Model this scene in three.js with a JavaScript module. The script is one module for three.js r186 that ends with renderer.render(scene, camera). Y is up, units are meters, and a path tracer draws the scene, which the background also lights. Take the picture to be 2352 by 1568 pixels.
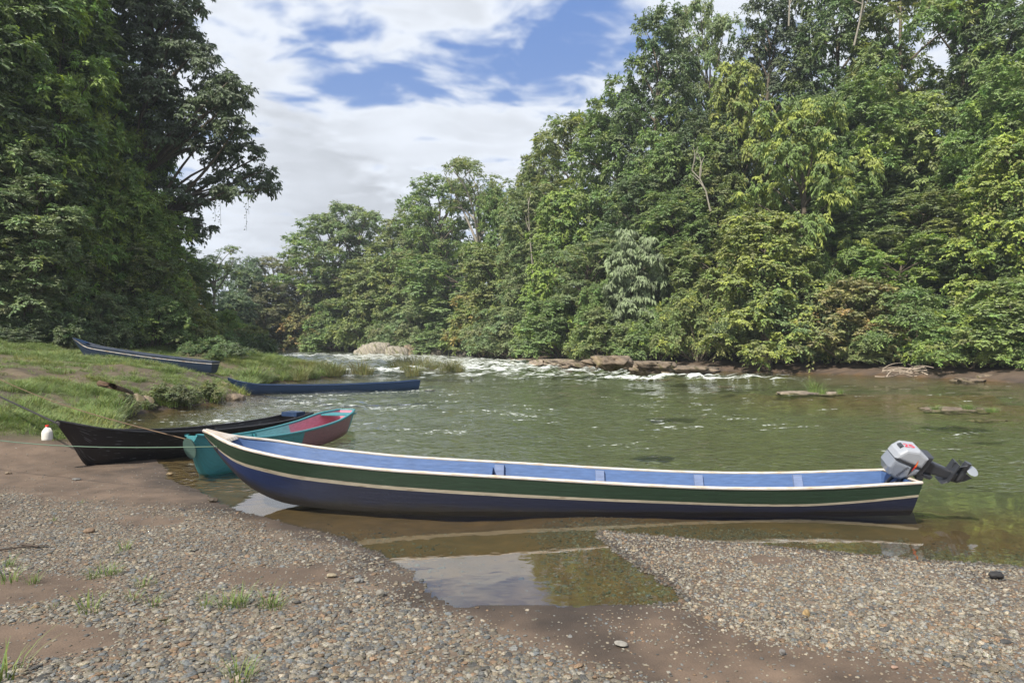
import * as THREE from 'three';
import { mergeGeometries } from 'three/addons/utils/BufferGeometryUtils.js';

// ------------------------------------------------------------------ random numbers and noise
function rng(seed) {
  let a = seed >>> 0;
  return () => { a = (a + 0x6d2b79f5) | 0; let t = Math.imul(a ^ (a >>> 15), 1 | a); t = (t + Math.imul(t ^ (t >>> 7), 61 | t)) ^ t; return ((t ^ (t >>> 14)) >>> 0) / 4294967296; };
}
const clamp = (x, a = 0, b = 1) => Math.min(b, Math.max(a, x));
const mix = (a, b, t) => a + (b - a) * t;
const smooth = (a, b, x) => { const t = clamp((x - a) / (b - a)); return t * t * (3 - 2 * t); };
const PERM = (() => { const r = rng(77), p = [...Array(256).keys()]; for (let i = 255; i > 0; i--) { const j = Math.floor(r() * (i + 1)); [p[i], p[j]] = [p[j], p[i]]; } return Uint8Array.from([...p, ...p]); })();
const GX = new Float32Array(256), GY = new Float32Array(256);
for (let i = 0; i < 256; i++) { GX[i] = Math.cos(i * 2.39996); GY[i] = Math.sin(i * 2.39996); }
// gradient noise, about -1 .. 1; wrap > 0 makes it tile
function n2(x, y, wrap = 0) {
  let ix = Math.floor(x), iy = Math.floor(y);
  const fx = x - ix, fy = y - iy, u = fx * fx * fx * (fx * (fx * 6 - 15) + 10), v = fy * fy * fy * (fy * (fy * 6 - 15) + 10);
  let jx = ix + 1, jy = iy + 1;
  if (wrap) { ix = ((ix % wrap) + wrap) % wrap; iy = ((iy % wrap) + wrap) % wrap; jx = (ix + 1) % wrap; jy = (iy + 1) % wrap; }
  const a = PERM[PERM[ix & 255] + (iy & 255)], b = PERM[PERM[jx & 255] + (iy & 255)], c = PERM[PERM[ix & 255] + (jy & 255)], d = PERM[PERM[jx & 255] + (jy & 255)];
  const p = mix(GX[a] * fx + GY[a] * fy, GX[b] * (fx - 1) + GY[b] * fy, u), q = mix(GX[c] * fx + GY[c] * (fy - 1), GX[d] * (fx - 1) + GY[d] * (fy - 1), u);
  return 1.5 * mix(p, q, v);
}
function fbm(x, y, oct = 4, wrap = 0) { let s = 0, a = 0.5, k = 1; for (let i = 0; i < oct; i++, a *= 0.5, k *= 2) s += a * n2(x * k + i * 17.3 * (wrap ? 0 : 1), y * k + i * 9.1 * (wrap ? 0 : 1), wrap ? wrap * k : 0); return s; }

// ------------------------------------------------------------------ camera, sky, sun, exposure
const H = 2.2, F = 1560, CX = 1176, CY = 784;      // eye height over the water; focal length and centre of a 2352 x 1568 survey of the photograph
const scene = new THREE.Scene();
const camera = new THREE.PerspectiveCamera(2 * Math.atan(CY / F) * 180 / Math.PI, 2352 / 1568, 0.1, 1200);
camera.position.set(0, H, 0);
camera.lookAt(0, H, -10);
const renderer = new THREE.WebGLRenderer({ antialias: true });
renderer.setSize(1024, 682);
renderer.toneMapping = THREE.LinearToneMapping;
renderer.toneMappingExposure = 1.7;
renderer.shadowMap.enabled = true;

const SUN_DIR = new THREE.Vector3(-0.40, 0.73, 0.55).normalize();
const sun = new THREE.DirectionalLight(new THREE.Color(1.0, 0.94, 0.83), 5.0);
sun.position.copy(SUN_DIR).multiplyScalar(150).add(new THREE.Vector3(0, 0, -50));
sun.target.position.set(0, 0, -50);
sun.castShadow = true;
sun.shadow.radius = 3;
Object.assign(sun.shadow.camera, { left: -120, right: 120, top: 120, bottom: -120, near: 1, far: 400 });
scene.add(sun, sun.target);

const W_of = (px, py, y = 0) => { const z = (H - y) * F / (py - CY); return [(px - CX) / F * z, -z]; };   // survey: where a sighted point of known height stands
const SKY = (() => {
  const w = 4096, h = 2048, data = new Float32Array(w * h * 4);
  const bias = [];   // where the sky over the river opens and closes: azimuth, elevation, spreads (degrees), amount
  const b = (px, py, sx, sy, a) => bias.push([Math.atan((px - CX) / F) * 57.3, Math.atan((CY - py) / Math.hypot(F, px - CX)) * 57.3, sx / 27, sy / 25, a]);
  b(1010, 170, 200, 85, -0.52); b(1180, 150, 130, 70, -0.38); b(850, 225, 120, 40, -0.6); b(1320, 80, 100, 110, -0.7); b(760, 130, 70, 60, -0.3); b(620, 225, 70, 40, -0.35); b(1250, 190, 80, 30, -0.4);
  b(1000, 330, 330, 70, 0.5); b(560, 90, 120, 160, 0.5); b(800, 430, 260, 130, 0.5); b(1050, 25, 160, 30, 0.5); b(1180, 270, 160, 40, 0.25); b(650, 560, 300, 100, 0.3);
  const Z = [0.055, 0.135, 0.36], Hz = [0.29, 0.38, 0.52];
  for (let row = h / 2; row < h; row++) {
    const el = ((row + 0.5) / h - 0.5) * Math.PI, y = Math.sin(el), ce = Math.cos(el), eld = el * 57.2958;
    for (let col = 0; col < w; col++) {
      const ph = ((col + 0.5) / w - 0.5) * 2 * Math.PI, x = Math.cos(ph) * ce, z = Math.sin(ph) * ce, az = Math.atan2(x, -z) * 57.2958;
      const k = 1 / (y + 0.16), u = x * k * 2.1 + 3.3, v = z * k * 2.1 + 1.7;
      const wx = fbm(u * 1.3 + 5, v * 1.3, 3) * 0.22, wy = fbm(u * 1.3 + 25, v * 1.3 + 11, 3) * 0.22;
      const fil = fbm((u + wx) * 2.6 + 3, (v + wy) * 4.6 + 1.4 * u, 7);   // filaments
      let c = fbm((u + wx) * 1.2, (v + wy) * 1.7, 6) * 0.9 + fbm(u * 4.2 + wx * 6 + 8, v * 6.5 + wy * 6, 6) * 0.75 + 0.62 * fil + 0.27;
      for (const q of bias) { let da = az - q[0]; const de = eld - q[1]; const e = (da * da) / (q[2] * q[2]) + (de * de) / (q[3] * q[3]); if (e < 9) c += (q[4] < 0 ? 0.92 : 1) * q[4] * Math.exp(-e); }
      c += 0.35 * (1 - smooth(3, 13, eld));
      const cover = smooth(-0.40, 0.50, c), thick = smooth(0.25, 1.05, c + 0.35 * fbm(u * 2.3 + 40, v * 2.3, 4));
      // a grey bank of cloud low over the bend with a firm upper right edge
      const edge = (az + 12.5) * 0.62 + (eld - 14.2) * 0.85 + fbm(u * 3 + 9, v * 3, 5) * 2.6;
      const bank = smooth(0.9, -0.9, edge) * smooth(-24, -17, az) * smooth(1, 7, eld);
      const grey = clamp(0.20 * thick * (0.55 + fbm(u * 1.6 + 70, v * 1.6 + 3, 4)) + 0.17 * bank, 0, 0.5);
      const hz = Math.pow(1 - y, 3.2), o = (row * w + col) * 4;
      const cl = [0.52, 0.55, 0.60];
      for (let i = 0; i < 3; i++) data[o + i] = mix(mix(Z[i], Hz[i], hz), cl[i] * (1 - grey), Math.max(cover, bank * 0.9));
      data[o + 3] = 1;
    }
  }
  for (let row = 0; row < h / 2; row++) for (let col = 0; col < w; col++) data.set([0.2, 0.22, 0.2, 1], (row * w + col) * 4);
  const t = new THREE.DataTexture(data, w, h, THREE.RGBAFormat, THREE.FloatType);
  t.mapping = THREE.EquirectangularReflectionMapping; t.magFilter = THREE.LinearFilter; t.needsUpdate = true;
  return t;
})();
scene.background = SKY;
scene.environment = SKY;
scene.fog = new THREE.FogExp2(new THREE.Color(0.80, 0.88, 1.0), 0.0004);   // damp river air

// ------------------------------------------------------------------ helpers
const V = (x, y, z) => new THREE.Vector3(x, y, z);
const taken = new Map();
function numbered(n) { const k = taken.get(n) ?? 0; taken.set(n, k + 1); return k ? n + '_' + String(k).padStart(3, '0') : n; }
function tag(o, label, category, group) { o.userData = { label, category }; if (group) o.userData.group = group; return o; }
function shade(o) { o.traverse((m) => { if (m.isMesh) { m.castShadow = true; m.receiveShadow = true; } }); return o; }
function thing(name, label, category, pos = [0, 0, 0], turn = 0, group) {
  const o = new THREE.Group(); o.name = numbered(name); o.position.set(...pos); o.rotation.y = turn; tag(o, label, category, group); scene.add(o); return o;
}
function part(name, geo, mat, parent) { const m = new THREE.Mesh(geo, mat); m.name = name; m.castShadow = m.receiveShadow = true; parent.add(m); return m; }
function solo(name, geo, mat, label, category, pos = [0, 0, 0], turn = 0, group) {
  const m = new THREE.Mesh(geo, mat); m.name = numbered(name); m.position.set(...pos); m.rotation.y = turn; m.castShadow = m.receiveShadow = true; tag(m, label, category, group); scene.add(m); return m;
}
const STRUCT = {};
function struct(name, geo, mat) { const m = new THREE.Mesh(geo, mat); m.name = name; m.userData.kind = 'structure'; m.castShadow = m.receiveShadow = true; STRUCT[name] = m; scene.add(m); return m; }
function stuff(name, geo, mat, mats, cols, parent = scene) {
  const m = new THREE.InstancedMesh(geo, mat, mats.length); m.name = name; m.userData.kind = 'stuff';
  mats.forEach((x, i) => m.setMatrixAt(i, x));
  if (cols) cols.forEach((c, i) => m.setColorAt(i, c));
  m.castShadow = m.receiveShadow = true; parent.add(m); return m;
}
const rgb = (r, g, b) => new THREE.Color().setRGB(r, g, b);
// triangles collected into one geometry
class Buf {
  constructor() { this.p = []; this.c = []; this.i = []; this.u = []; }
  v(x, y, z, c, u = 0, w = 0) { this.p.push(x, y, z); if (c) this.c.push(c[0], c[1], c[2]); this.u.push(u, w); return this.p.length / 3 - 1; }
  t(a, b, c) { this.i.push(a, b, c); }
  q(a, b, c, d) { this.i.push(a, b, c, a, c, d); }
  geo(smoothNormals = false) {
    const g = new THREE.BufferGeometry();
    g.setAttribute('position', new THREE.BufferAttribute(Float32Array.from(this.p), 3));
    if (this.c.length) g.setAttribute('color', new THREE.BufferAttribute(Float32Array.from(this.c), 3));
    g.setAttribute('uv', new THREE.BufferAttribute(Float32Array.from(this.u), 2));
    g.setIndex(new THREE.BufferAttribute(Uint32Array.from(this.i), 1));
    if (smoothNormals) g.computeVertexNormals();
    return g;
  }
}
// a tapered bent tube through points with radii
function tube(b, pts, rad, sides = 6, col) {
  const n = pts.length; let start = -1;
  const up = V(0.31, 0.2, 0.93);
  let run = 0;
  for (let k = 0; k < n; k++) {
    const d = V().subVectors(pts[Math.min(k + 1, n - 1)], pts[Math.max(k - 1, 0)]).normalize();
    const s = V().crossVectors(d, Math.abs(d.dot(up)) > 0.95 ? V(1, 0, 0) : up).normalize(), t = V().crossVectors(s, d);
    if (k) run += pts[k].distanceTo(pts[k - 1]);
    const ring = b.p.length / 3;
    for (let j = 0; j < sides; j++) { const a = j / sides * 2 * Math.PI, c = Math.cos(a) * rad[k], e = Math.sin(a) * rad[k]; b.v(pts[k].x + s.x * c + t.x * e, pts[k].y + s.y * c + t.y * e, pts[k].z + s.z * c + t.z * e, col, j / sides, run); }
    if (k) for (let j = 0; j < sides; j++) { const m = (j + 1) % sides; b.q(start + j, start + m, ring + m, ring + j); }
    start = ring;
  }
  const last = b.v(pts[n - 1].x, pts[n - 1].y, pts[n - 1].z, col), first = b.v(pts[0].x, pts[0].y, pts[0].z, col), r0 = first - 1 - n * sides;
  for (let j = 0; j < sides; j++) { const m = (j + 1) % sides; b.t(start + j, start + m, last); b.t(r0 + m, r0 + j, first); }
}
function bend(a, b, n, sag, r, jit = 0) {  // a bent line between two points
  const out = []; const l = a.distanceTo(b);
  const ox = (r() - 0.5) * jit * l, oz = (r() - 0.5) * jit * l;
  for (let k = 0; k <= n; k++) { const t = k / n, e = Math.sin(t * Math.PI); out.push(V(mix(a.x, b.x, t) + ox * e, mix(a.y, b.y, t) - sag * e * l, mix(a.z, b.z, t) + oz * e)); }
  return out;
}
// table lookup with smooth interpolation: rows [t, a, b, ...]
function table(rows, t, col) {
  let k = 0; while (k < rows.length - 2 && rows[k + 1][0] < t) k++;
  const p0 = rows[Math.max(k - 1, 0)], p1 = rows[k], p2 = rows[k + 1], p3 = rows[Math.min(k + 2, rows.length - 1)];
  const h = p2[0] - p1[0], s = clamp((t - p1[0]) / h);
  const m1 = k === 0 ? (p2[col] - p1[col]) / h : (p2[col] - p0[col]) / (p2[0] - p0[0]), m2 = k + 2 >= rows.length ? (p2[col] - p1[col]) / h : (p3[col] - p1[col]) / (p3[0] - p1[0]);
  const s2 = s * s, s3 = s2 * s;
  return (2 * s3 - 3 * s2 + 1) * p1[col] + (s3 - 2 * s2 + s) * h * m1 + (-2 * s3 + 3 * s2) * p2[col] + (s3 - s2) * h * m2;
}
function dataTex(w, h, f, srgb = false, repeat = [1, 1]) {
  const d = new Uint8Array(w * h * 4);
  for (let y = 0; y < h; y++) for (let x = 0; x < w; x++) { const c = f(x / w, y / h), o = (y * w + x) * 4; d[o] = clamp(c[0]) * 255; d[o + 1] = clamp(c[1]) * 255; d[o + 2] = clamp(c[2]) * 255; d[o + 3] = 255; }
  const t = new THREE.DataTexture(d, w, h); t.wrapS = t.wrapT = THREE.RepeatWrapping; t.magFilter = THREE.LinearFilter; t.repeat.set(...repeat);
  if (srgb) t.colorSpace = THREE.SRGBColorSpace;
  t.needsUpdate = true; return t;
}
// ------------------------------------------------------------------ river outline and ground
const RIVER = [[34, -1], [20, -3.2], [12, -4.9], [8, -5.8], [5, -6.62], [3.9, -6.95], [2.5, -7.45], [1.6, -7.75], [1.02, -7.95], [0.93, -7.75], [1.05, -7.3], [1.2, -6.6], [1.42, -6.0], [1.42, -5.76], [1.0, -5.69], [0.45, -5.66], [0, -5.67],
  [-0.46, -5.66], [-0.72, -6.0], [-1.05, -6.6], [-1.35, -7.1], [-1.75, -7.5], [-2.3, -7.95], [-3.0, -8.45], [-3.6, -8.95], [-4.2, -9.6], [-4.75, -10.2], [-5.5, -10.9], [-5.75, -11.3], [-6.1, -12.0], [-6.9, -13.2], [-8.2, -14.6],
  [-9.6, -16.4], [-10.9, -18.6], [-11.4, -20.2], [-11.1, -22.2], [-10.8, -23.6], [-10.7, -25.2], [-10.6, -26.8], [-11.3, -29.5], [-12.6, -33], [-13.2, -35.7], [-12, -38.6], [-11.5, -41], [-11.0, -44], [-12.6, -46.5], [-16, -52],
  [-21.8, -63.5], [-30, -84], [-40, -110], [-52, -128], [-75, -145], [-115, -160], [-115, -188], [-80, -172], [-62, -165], [-50, -156], [-43.6, -143], [-27.6, -132], [-12.9, -114], [-0.3, -85.8], [6.8, -61.3], [13.7, -50.5],
  [21.5, -46.4], [25.5, -40.9], [27, -35.7], [29, -29.6], [33, -22], [40, -12], [48, 0]];
let lastSeg = 0;
function shore(x, z) {   // signed distance to the water's edge, land positive
  let best = 1e9, inside = false;
  lastSeg = 0;
  for (let i = 0, j = RIVER.length - 1; i < RIVER.length; j = i++) {
    const [ax, az] = RIVER[j], [bx, bz] = RIVER[i], dx = bx - ax, dz = bz - az, t = clamp(((x - ax) * dx + (z - az) * dz) / (dx * dx + dz * dz));
    const ex = x - ax - dx * t, ez = z - az - dz * t, e = ex * ex + ez * ez; if (e < best) { best = e; lastSeg = i; }
    if ((az > z) !== (bz > z) && x < ((bx - ax) * (z - az)) / (bz - az) + ax) inside = !inside;
  }
  const near = smooth(30, 8, -z);
  return (inside ? -1 : 1) * Math.sqrt(best) + mix(0.5, 0.09, near) * fbm(x * mix(0.35, 1.6, near), z * mix(0.35, 1.6, near), 4) + 0.035 * near * n2(x * 7, z * 7);
}
const RB0 = RIVER.findIndex((p) => p[0] === -115 && p[1] === -188), RB1 = RIVER.findIndex((p) => p[0] === 40 && p[1] === -12);
const rightBank = () => lastSeg >= RB0 && lastSeg <= RB1 + 1;   // of the point that shore() looked at last
function leftW(x, z) { return (x < -4 && -z < 170) ? smooth(11.6, 14.6, -z - 0.45 * (x + 8)) : 0; }
function shelfAt(x, z) { return smooth(0.02, 0.2, 0.22 + fbm(x * 0.12 + 3, z * 0.3 + 9, 3) - 0.5 * Math.abs((-z - 28.5 + (x - 14) * 0.62) / 7)) * smooth(9, 13, x) * smooth(13, 17, -z); }   // a drowned shelf of tan rock toward the right
function groundY(x, z, d = shore(x, z)) {
  if (d < 0) { const far = smooth(10, 16, -z); const sh = shelfAt(x, z); return -0.012 - mix(mix(Math.min(0.55, -d * 0.085), Math.min(0.75, -d * 0.2), far), 0.07 + 0.10 * Math.abs(fbm(x * 0.4, z * 0.4, 3)), sh) + 0.012 * n2(x * 3, z * 3) * Math.min(1, -d); }
  const bumps = 0.02 * fbm(x * 0.9, z * 0.9, 3);
  if (rightBank()) {
    const cap = mix(2.5, 12, smooth(-12, 22, x)), hill = mix(0.2, 0.6, smooth(-30, 12, x));
    return 0.34 * (1 - Math.exp(-d / 1.6)) + 0.10 * Math.min(d, 4) + cap * (1 - Math.exp(-hill * Math.max(0, d - 4) / cap)) + 0.35 * fbm(x * 0.25, z * 0.25, 3) * smooth(2, 8, d);
  }
  const beach = 0.30 * (1 - Math.exp(-d * 0.16)) + bumps * smooth(0, 1, d), w = leftW(x, z);
  const bank = 1.5 * (1 - Math.exp(-d / 3.4)) + 0.03 * d + 0.16 * Math.max(0, d - 9) + (0.12 * fbm(x * 0.5, z * 0.5, 3) + 0.10 * n2(x * 0.9 + 4, z * 0.9)) * smooth(0, 1.5, d);
  return mix(beach, bank, w);
}
// share of the beach that is bare mud: the flat by the black boat, the inlet's wet floor, patches
function mud(x, z) {
  const d1 = smooth(-1.2, -2.2, x) * smooth(-0.5, 0.5, (-z - 8.65) - 0.40 * (-x - 3.2) * (x < -3.2 ? 0.52 : 1) + 0.5 * fbm(x * 0.7, z * 0.7, 3));
  const chan = 0.62 + 0.35 * fbm(x * 0.8, z * 0.8, 3), along = (x - 0.6) * 0.80 + (-z - 5.3) * -0.6, across = Math.abs((x - 0.6) * 0.6 + (-z - 5.3) * 0.8);
  const d2 = smooth(chan + 0.28, chan - 0.25, across) * smooth(-2.0, -0.9, along) * smooth(5.5, 1.2, along);
  const d3 = smooth(0.14, 0.34, fbm(x * 0.55 + 7.7, z * 0.55 + 2.2, 3) - 0.25 * smooth(-2, 1, x)) * 0.9;
  const d4 = smooth(0.8, 0.4, Math.hypot((x + 4.2) * 0.75, (z + 5.75) * 1.5)) + smooth(0.7, 0.35, Math.hypot((x + 3.4) * 0.8, (z + 4.75) * 1.6)) + smooth(1, 0.4, Math.hypot((x - 2.55) / 0.35, (z + 6.75) / 0.22));
  return clamp(Math.max(d1, d2, d3, d4));
}
const PALETTE = { mud: [0.116, 0.081, 0.057], wet: [0.052, 0.037, 0.027], sand: [0.135, 0.104, 0.076], grass: [0.085, 0.10, 0.034], soil: [0.035, 0.027, 0.018], bedNear: [0.108, 0.060, 0.023], bedDeep: [0.082, 0.091, 0.048], shelf: [0.10, 0.07, 0.05] };
const lerp3 = (a, b, t) => [mix(a[0], b[0], t), mix(a[1], b[1], t), mix(a[2], b[2], t)];
function bareAt(x, z, d) { return Math.max(smooth(-0.10, 0.12, fbm(x * 0.42 + 1, z * 0.42 + 5, 4)) , smooth(2.6, 1.0, Math.hypot((x + 13.5) * 0.5, (z + 24)) ) * smooth(-0.3, 0.1, fbm(x * 0.9, z * 0.9, 3)), smooth(1.7, 0.8, Math.abs(z + 29.2 - (x + 14) * 0.15)) * smooth(-12, -13, x) * smooth(-20, -18, x) * 0.8) * smooth(18, 13, d); }
function groundColor(x, z, d) {
  const n = fbm(x * 1.3 + 3, z * 1.3, 4), f = n2(x * 9, z * 9);
  let c;
  if (d < 0) {
    const far = smooth(8.4, 13, -z + 0.35 * (x < 0 ? x : 0) + 0.2 * Math.max(0, x - 1)), k = smooth(0.3, 4.0, -d) * far;
    c = lerp3(PALETTE.bedNear, PALETTE.bedDeep, Math.max(k, smooth(10, 18, -z) * 0.75 * smooth(0, 1.5, -d)));
    const g = 1 + 0.45 * n + 0.2 * f; c = c.map((q) => q * g);
    return lerp3(c, [0.125, 0.078, 0.034].map((q) => q * (1 + 0.4 * n)), shelfAt(x, z) * 0.9);
  }
  if (rightBank()) c = lerp3(PALETTE.shelf, PALETTE.soil, smooth(1.5, 4.5, d + n));
  else {
    const w = leftW(x, z), m = mud(x, z);
    const beach = lerp3(lerp3(PALETTE.mud, PALETTE.sand, 0.5 + n * 0.5), PALETTE.mud, m);
    const bare = bareAt(x, z, d);
    c = lerp3(beach, lerp3(lerp3(PALETTE.grass, [0.105, 0.12, 0.042], 0.5 + n), lerp3(PALETTE.mud, [0.085, 0.072, 0.04], 0.5), bare), smooth(0.35, 0.75, w));
    c = lerp3(c, PALETTE.soil, smooth(9, 14, d) * w);
  }
  const chX = 0.25 + 0.35 * Math.sin(-z * 1.7) * 0.4 + (-z - 5.6) * -0.32, ch = smooth(0.34, 0.1, Math.abs(x - chX) + 0.25 * n) * smooth(5.8, 5.3, -z);
  c = lerp3(PALETTE.wet, c, smooth(0, 0.75, d + 0.3 * n) * (1 - 0.75 * ch));
  const g = 1 + 0.55 * n + 0.16 * f + 0.2 * n2(x * 3.1 + 5, z * 3.1);
  return c.map((q) => q * g);
}
const axis = (stops) => { const out = []; for (const [a, b, n] of stops) for (let i = 0; i < n; i++) out.push(mix(a, b, i / n)); out.push(stops[stops.length - 1][1]); return out; };
const earthBump = dataTex(512, 512, (u, v) => { const a = 0.5 + 0.5 * fbm(u * 8, v * 8, 5, 8), b = 0.5 + 0.5 * n2(u * 128, v * 128, 128); const q = a * 0.88 + b * 0.12; return [q, q, q]; }, false, [0.7, 0.7]);
const earthMap = dataTex(512, 512, (u, v) => { const a = fbm(u * 6 + 0, v * 6, 6, 6), b = n2(u * 170, v * 170, 170); const q = 0.82 + 0.28 * a + 0.14 * b; return [q, q * 0.99, q * 0.97]; }, false, [0.45, 0.45]);
const earthMat = new THREE.MeshStandardMaterial({ name: 'earth', vertexColors: true, map: earthMap, bumpMap: earthBump, bumpScale: 0.014, roughness: 0.8 });
const bedMat = new THREE.MeshStandardMaterial({ name: 'bed', vertexColors: true, map: earthMap, roughness: 0.9 });
const G = { xs: axis([[-600, -120, 10], [-120, -50, 22], [-50, -16, 50], [-16, -8, 60], [-8, 7, 210], [7, 16, 50], [16, 50, 46], [50, 120, 20], [120, 600, 10]]), zs: axis([[40, 0, 10], [0, -3, 20], [-3, -11.5, 150], [-11.5, -22, 90], [-22, -60, 100], [-60, -190, 90], [-190, -600, 14]]) };
{
  const nx = G.xs.length, nz = G.zs.length, P = new Float32Array(nx * nz * 3), C = new Float32Array(nx * nz * 3), U = new Float32Array(nx * nz * 2), D = new Float32Array(nx * nz), R = new Uint8Array(nx * nz);
  for (let j = 0; j < nz; j++) for (let i = 0; i < nx; i++) {
    const x = G.xs[i], z = G.zs[j], k = j * nx + i, d = shore(x, z); D[k] = d; R[k] = rightBank() ? 1 : 0;
    P.set([x, groundY(x, z, d), z], k * 3); C.set(groundColor(x, z, d), k * 3); U.set([x, z], k * 2);
  }
  const sets = { riverbed: [], gravel_beach: [], grassy_bank: [], forest_hillside: [] };
  const whole = [];
  for (let j = 0; j + 1 < nz; j++) for (let i = 0; i + 1 < nx; i++) {
    const a = j * nx + i, q = [a, a + 1, a + nx + 1, a, a + nx + 1, a + nx];
    const x = G.xs[i], z = G.zs[j];
    whole.push(...q);
    const mean = (D[a] + D[a + 1] + D[a + nx] + D[a + nx + 1]) / 4;
    (mean < -0.02 ? sets.riverbed : R[a] ? sets.forest_hillside : leftW(x, z) > 0.5 ? sets.grassy_bank : sets.gravel_beach).push(...q);
  }
  const all = new THREE.BufferGeometry();
  all.setAttribute('position', new THREE.BufferAttribute(P, 3)); all.setIndex(whole); all.computeVertexNormals();
  const N = all.attributes.normal.array;
  for (const [name, idx] of Object.entries(sets)) {
    const map = new Map(), g = new THREE.BufferGeometry(), p = [], n = [], c = [], u = [], ix = [];
    for (const k of idx) { if (!map.has(k)) { map.set(k, map.size); p.push(P[k * 3], P[k * 3 + 1], P[k * 3 + 2]); n.push(N[k * 3], N[k * 3 + 1], N[k * 3 + 2]); c.push(C[k * 3], C[k * 3 + 1], C[k * 3 + 2]); u.push(U[k * 2], U[k * 2 + 1]); } ix.push(map.get(k)); }
    g.setAttribute('position', new THREE.Float32BufferAttribute(p, 3)); g.setAttribute('normal', new THREE.Float32BufferAttribute(n, 3)); g.setAttribute('color', new THREE.Float32BufferAttribute(c, 3)); g.setAttribute('uv', new THREE.Float32BufferAttribute(u, 2)); g.setIndex(ix);
    struct(name, g, name === 'riverbed' ? bedMat : earthMat);
  }
}
// ------------------------------------------------------------------ water
function rapid(x, z) {   // how broken the water is
  const t = -z, c = mix(-6, -26, smooth(48, 105, t));
  let r = smooth(46, 53, t) * smooth(112, 92, t) * (0.45 + 0.75 * smooth(26, 4, Math.abs(x - c)));
  r = Math.max(r, smooth(3.2, 0.6, Math.abs(t - 40.5 - 0.10 * (x - 9))) * smooth(2, 6, x) * smooth(19, 13, x));
  r = Math.max(r, 0.75 * smooth(9, 2, Math.hypot((x - 4) * 0.6, t - 46)));
  return clamp(r);
}
function riffle(x, z) { return clamp(0.5 + 1.1 * fbm(x * 0.09 + 2, z * 0.16 + 5, 3) + 0.5 * fbm(x * 0.3, z * 0.6, 2) + 1.1 * Math.exp(-((x + 5) * (x + 5)) / 34 - ((z + 22) * (z + 22)) / 90), 0, 1.7); }
function waveAmp(x, z, d) {
  const calm = smooth(0.1, 3.5, -d) * smooth(9.6, 12.5, -z + 0.1 * Math.max(0, x)) ;
  const pool = smooth(112, 122, -z);
  return (0.0012 + 0.052 * calm * (0.22 + Math.pow(riffle(x, z), 1.6))) * (1 - 0.8 * pool);
}
function waveY(x, z, d, step) {
  const a = waveAmp(x, z, d), r = rapid(x, z), s = smooth(0, 0.6, -d);
  const q = x * 0.35 + z * 0.94, p = x * 0.94 - z * 0.35;   // across and along the current
  let h = 0;
  if (step < 0.5) h += 0.9 * n2(p * 0.55, q * 1.0);
  if (step < 0.28) h += 0.6 * n2(p * 1.3 + 9, q * 2.1);
  if (step < 0.15) h += 0.36 * n2(p * 2.7 + 3, q * 4.3 + 5);
  if (step < 0.07) h += 0.2 * n2(p * 6 + 1, q * 8);
  let y = a * h + 0.02 * smooth(14, 25, -z) * s * n2(p * 0.22, q * 0.4);
  if (r > 0) y += r * s * (0.30 * Math.abs(n2(x * 0.42, z * 0.42)) + 0.24 * n2(x * 0.9, z * 0.7) + 0.10 * n2(x * 2.2, z * 1.6) + 0.05);
  y += 0.5 * smooth(86, 112, -z);    // the pool above the rapids stands higher
  return y;
}
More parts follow.
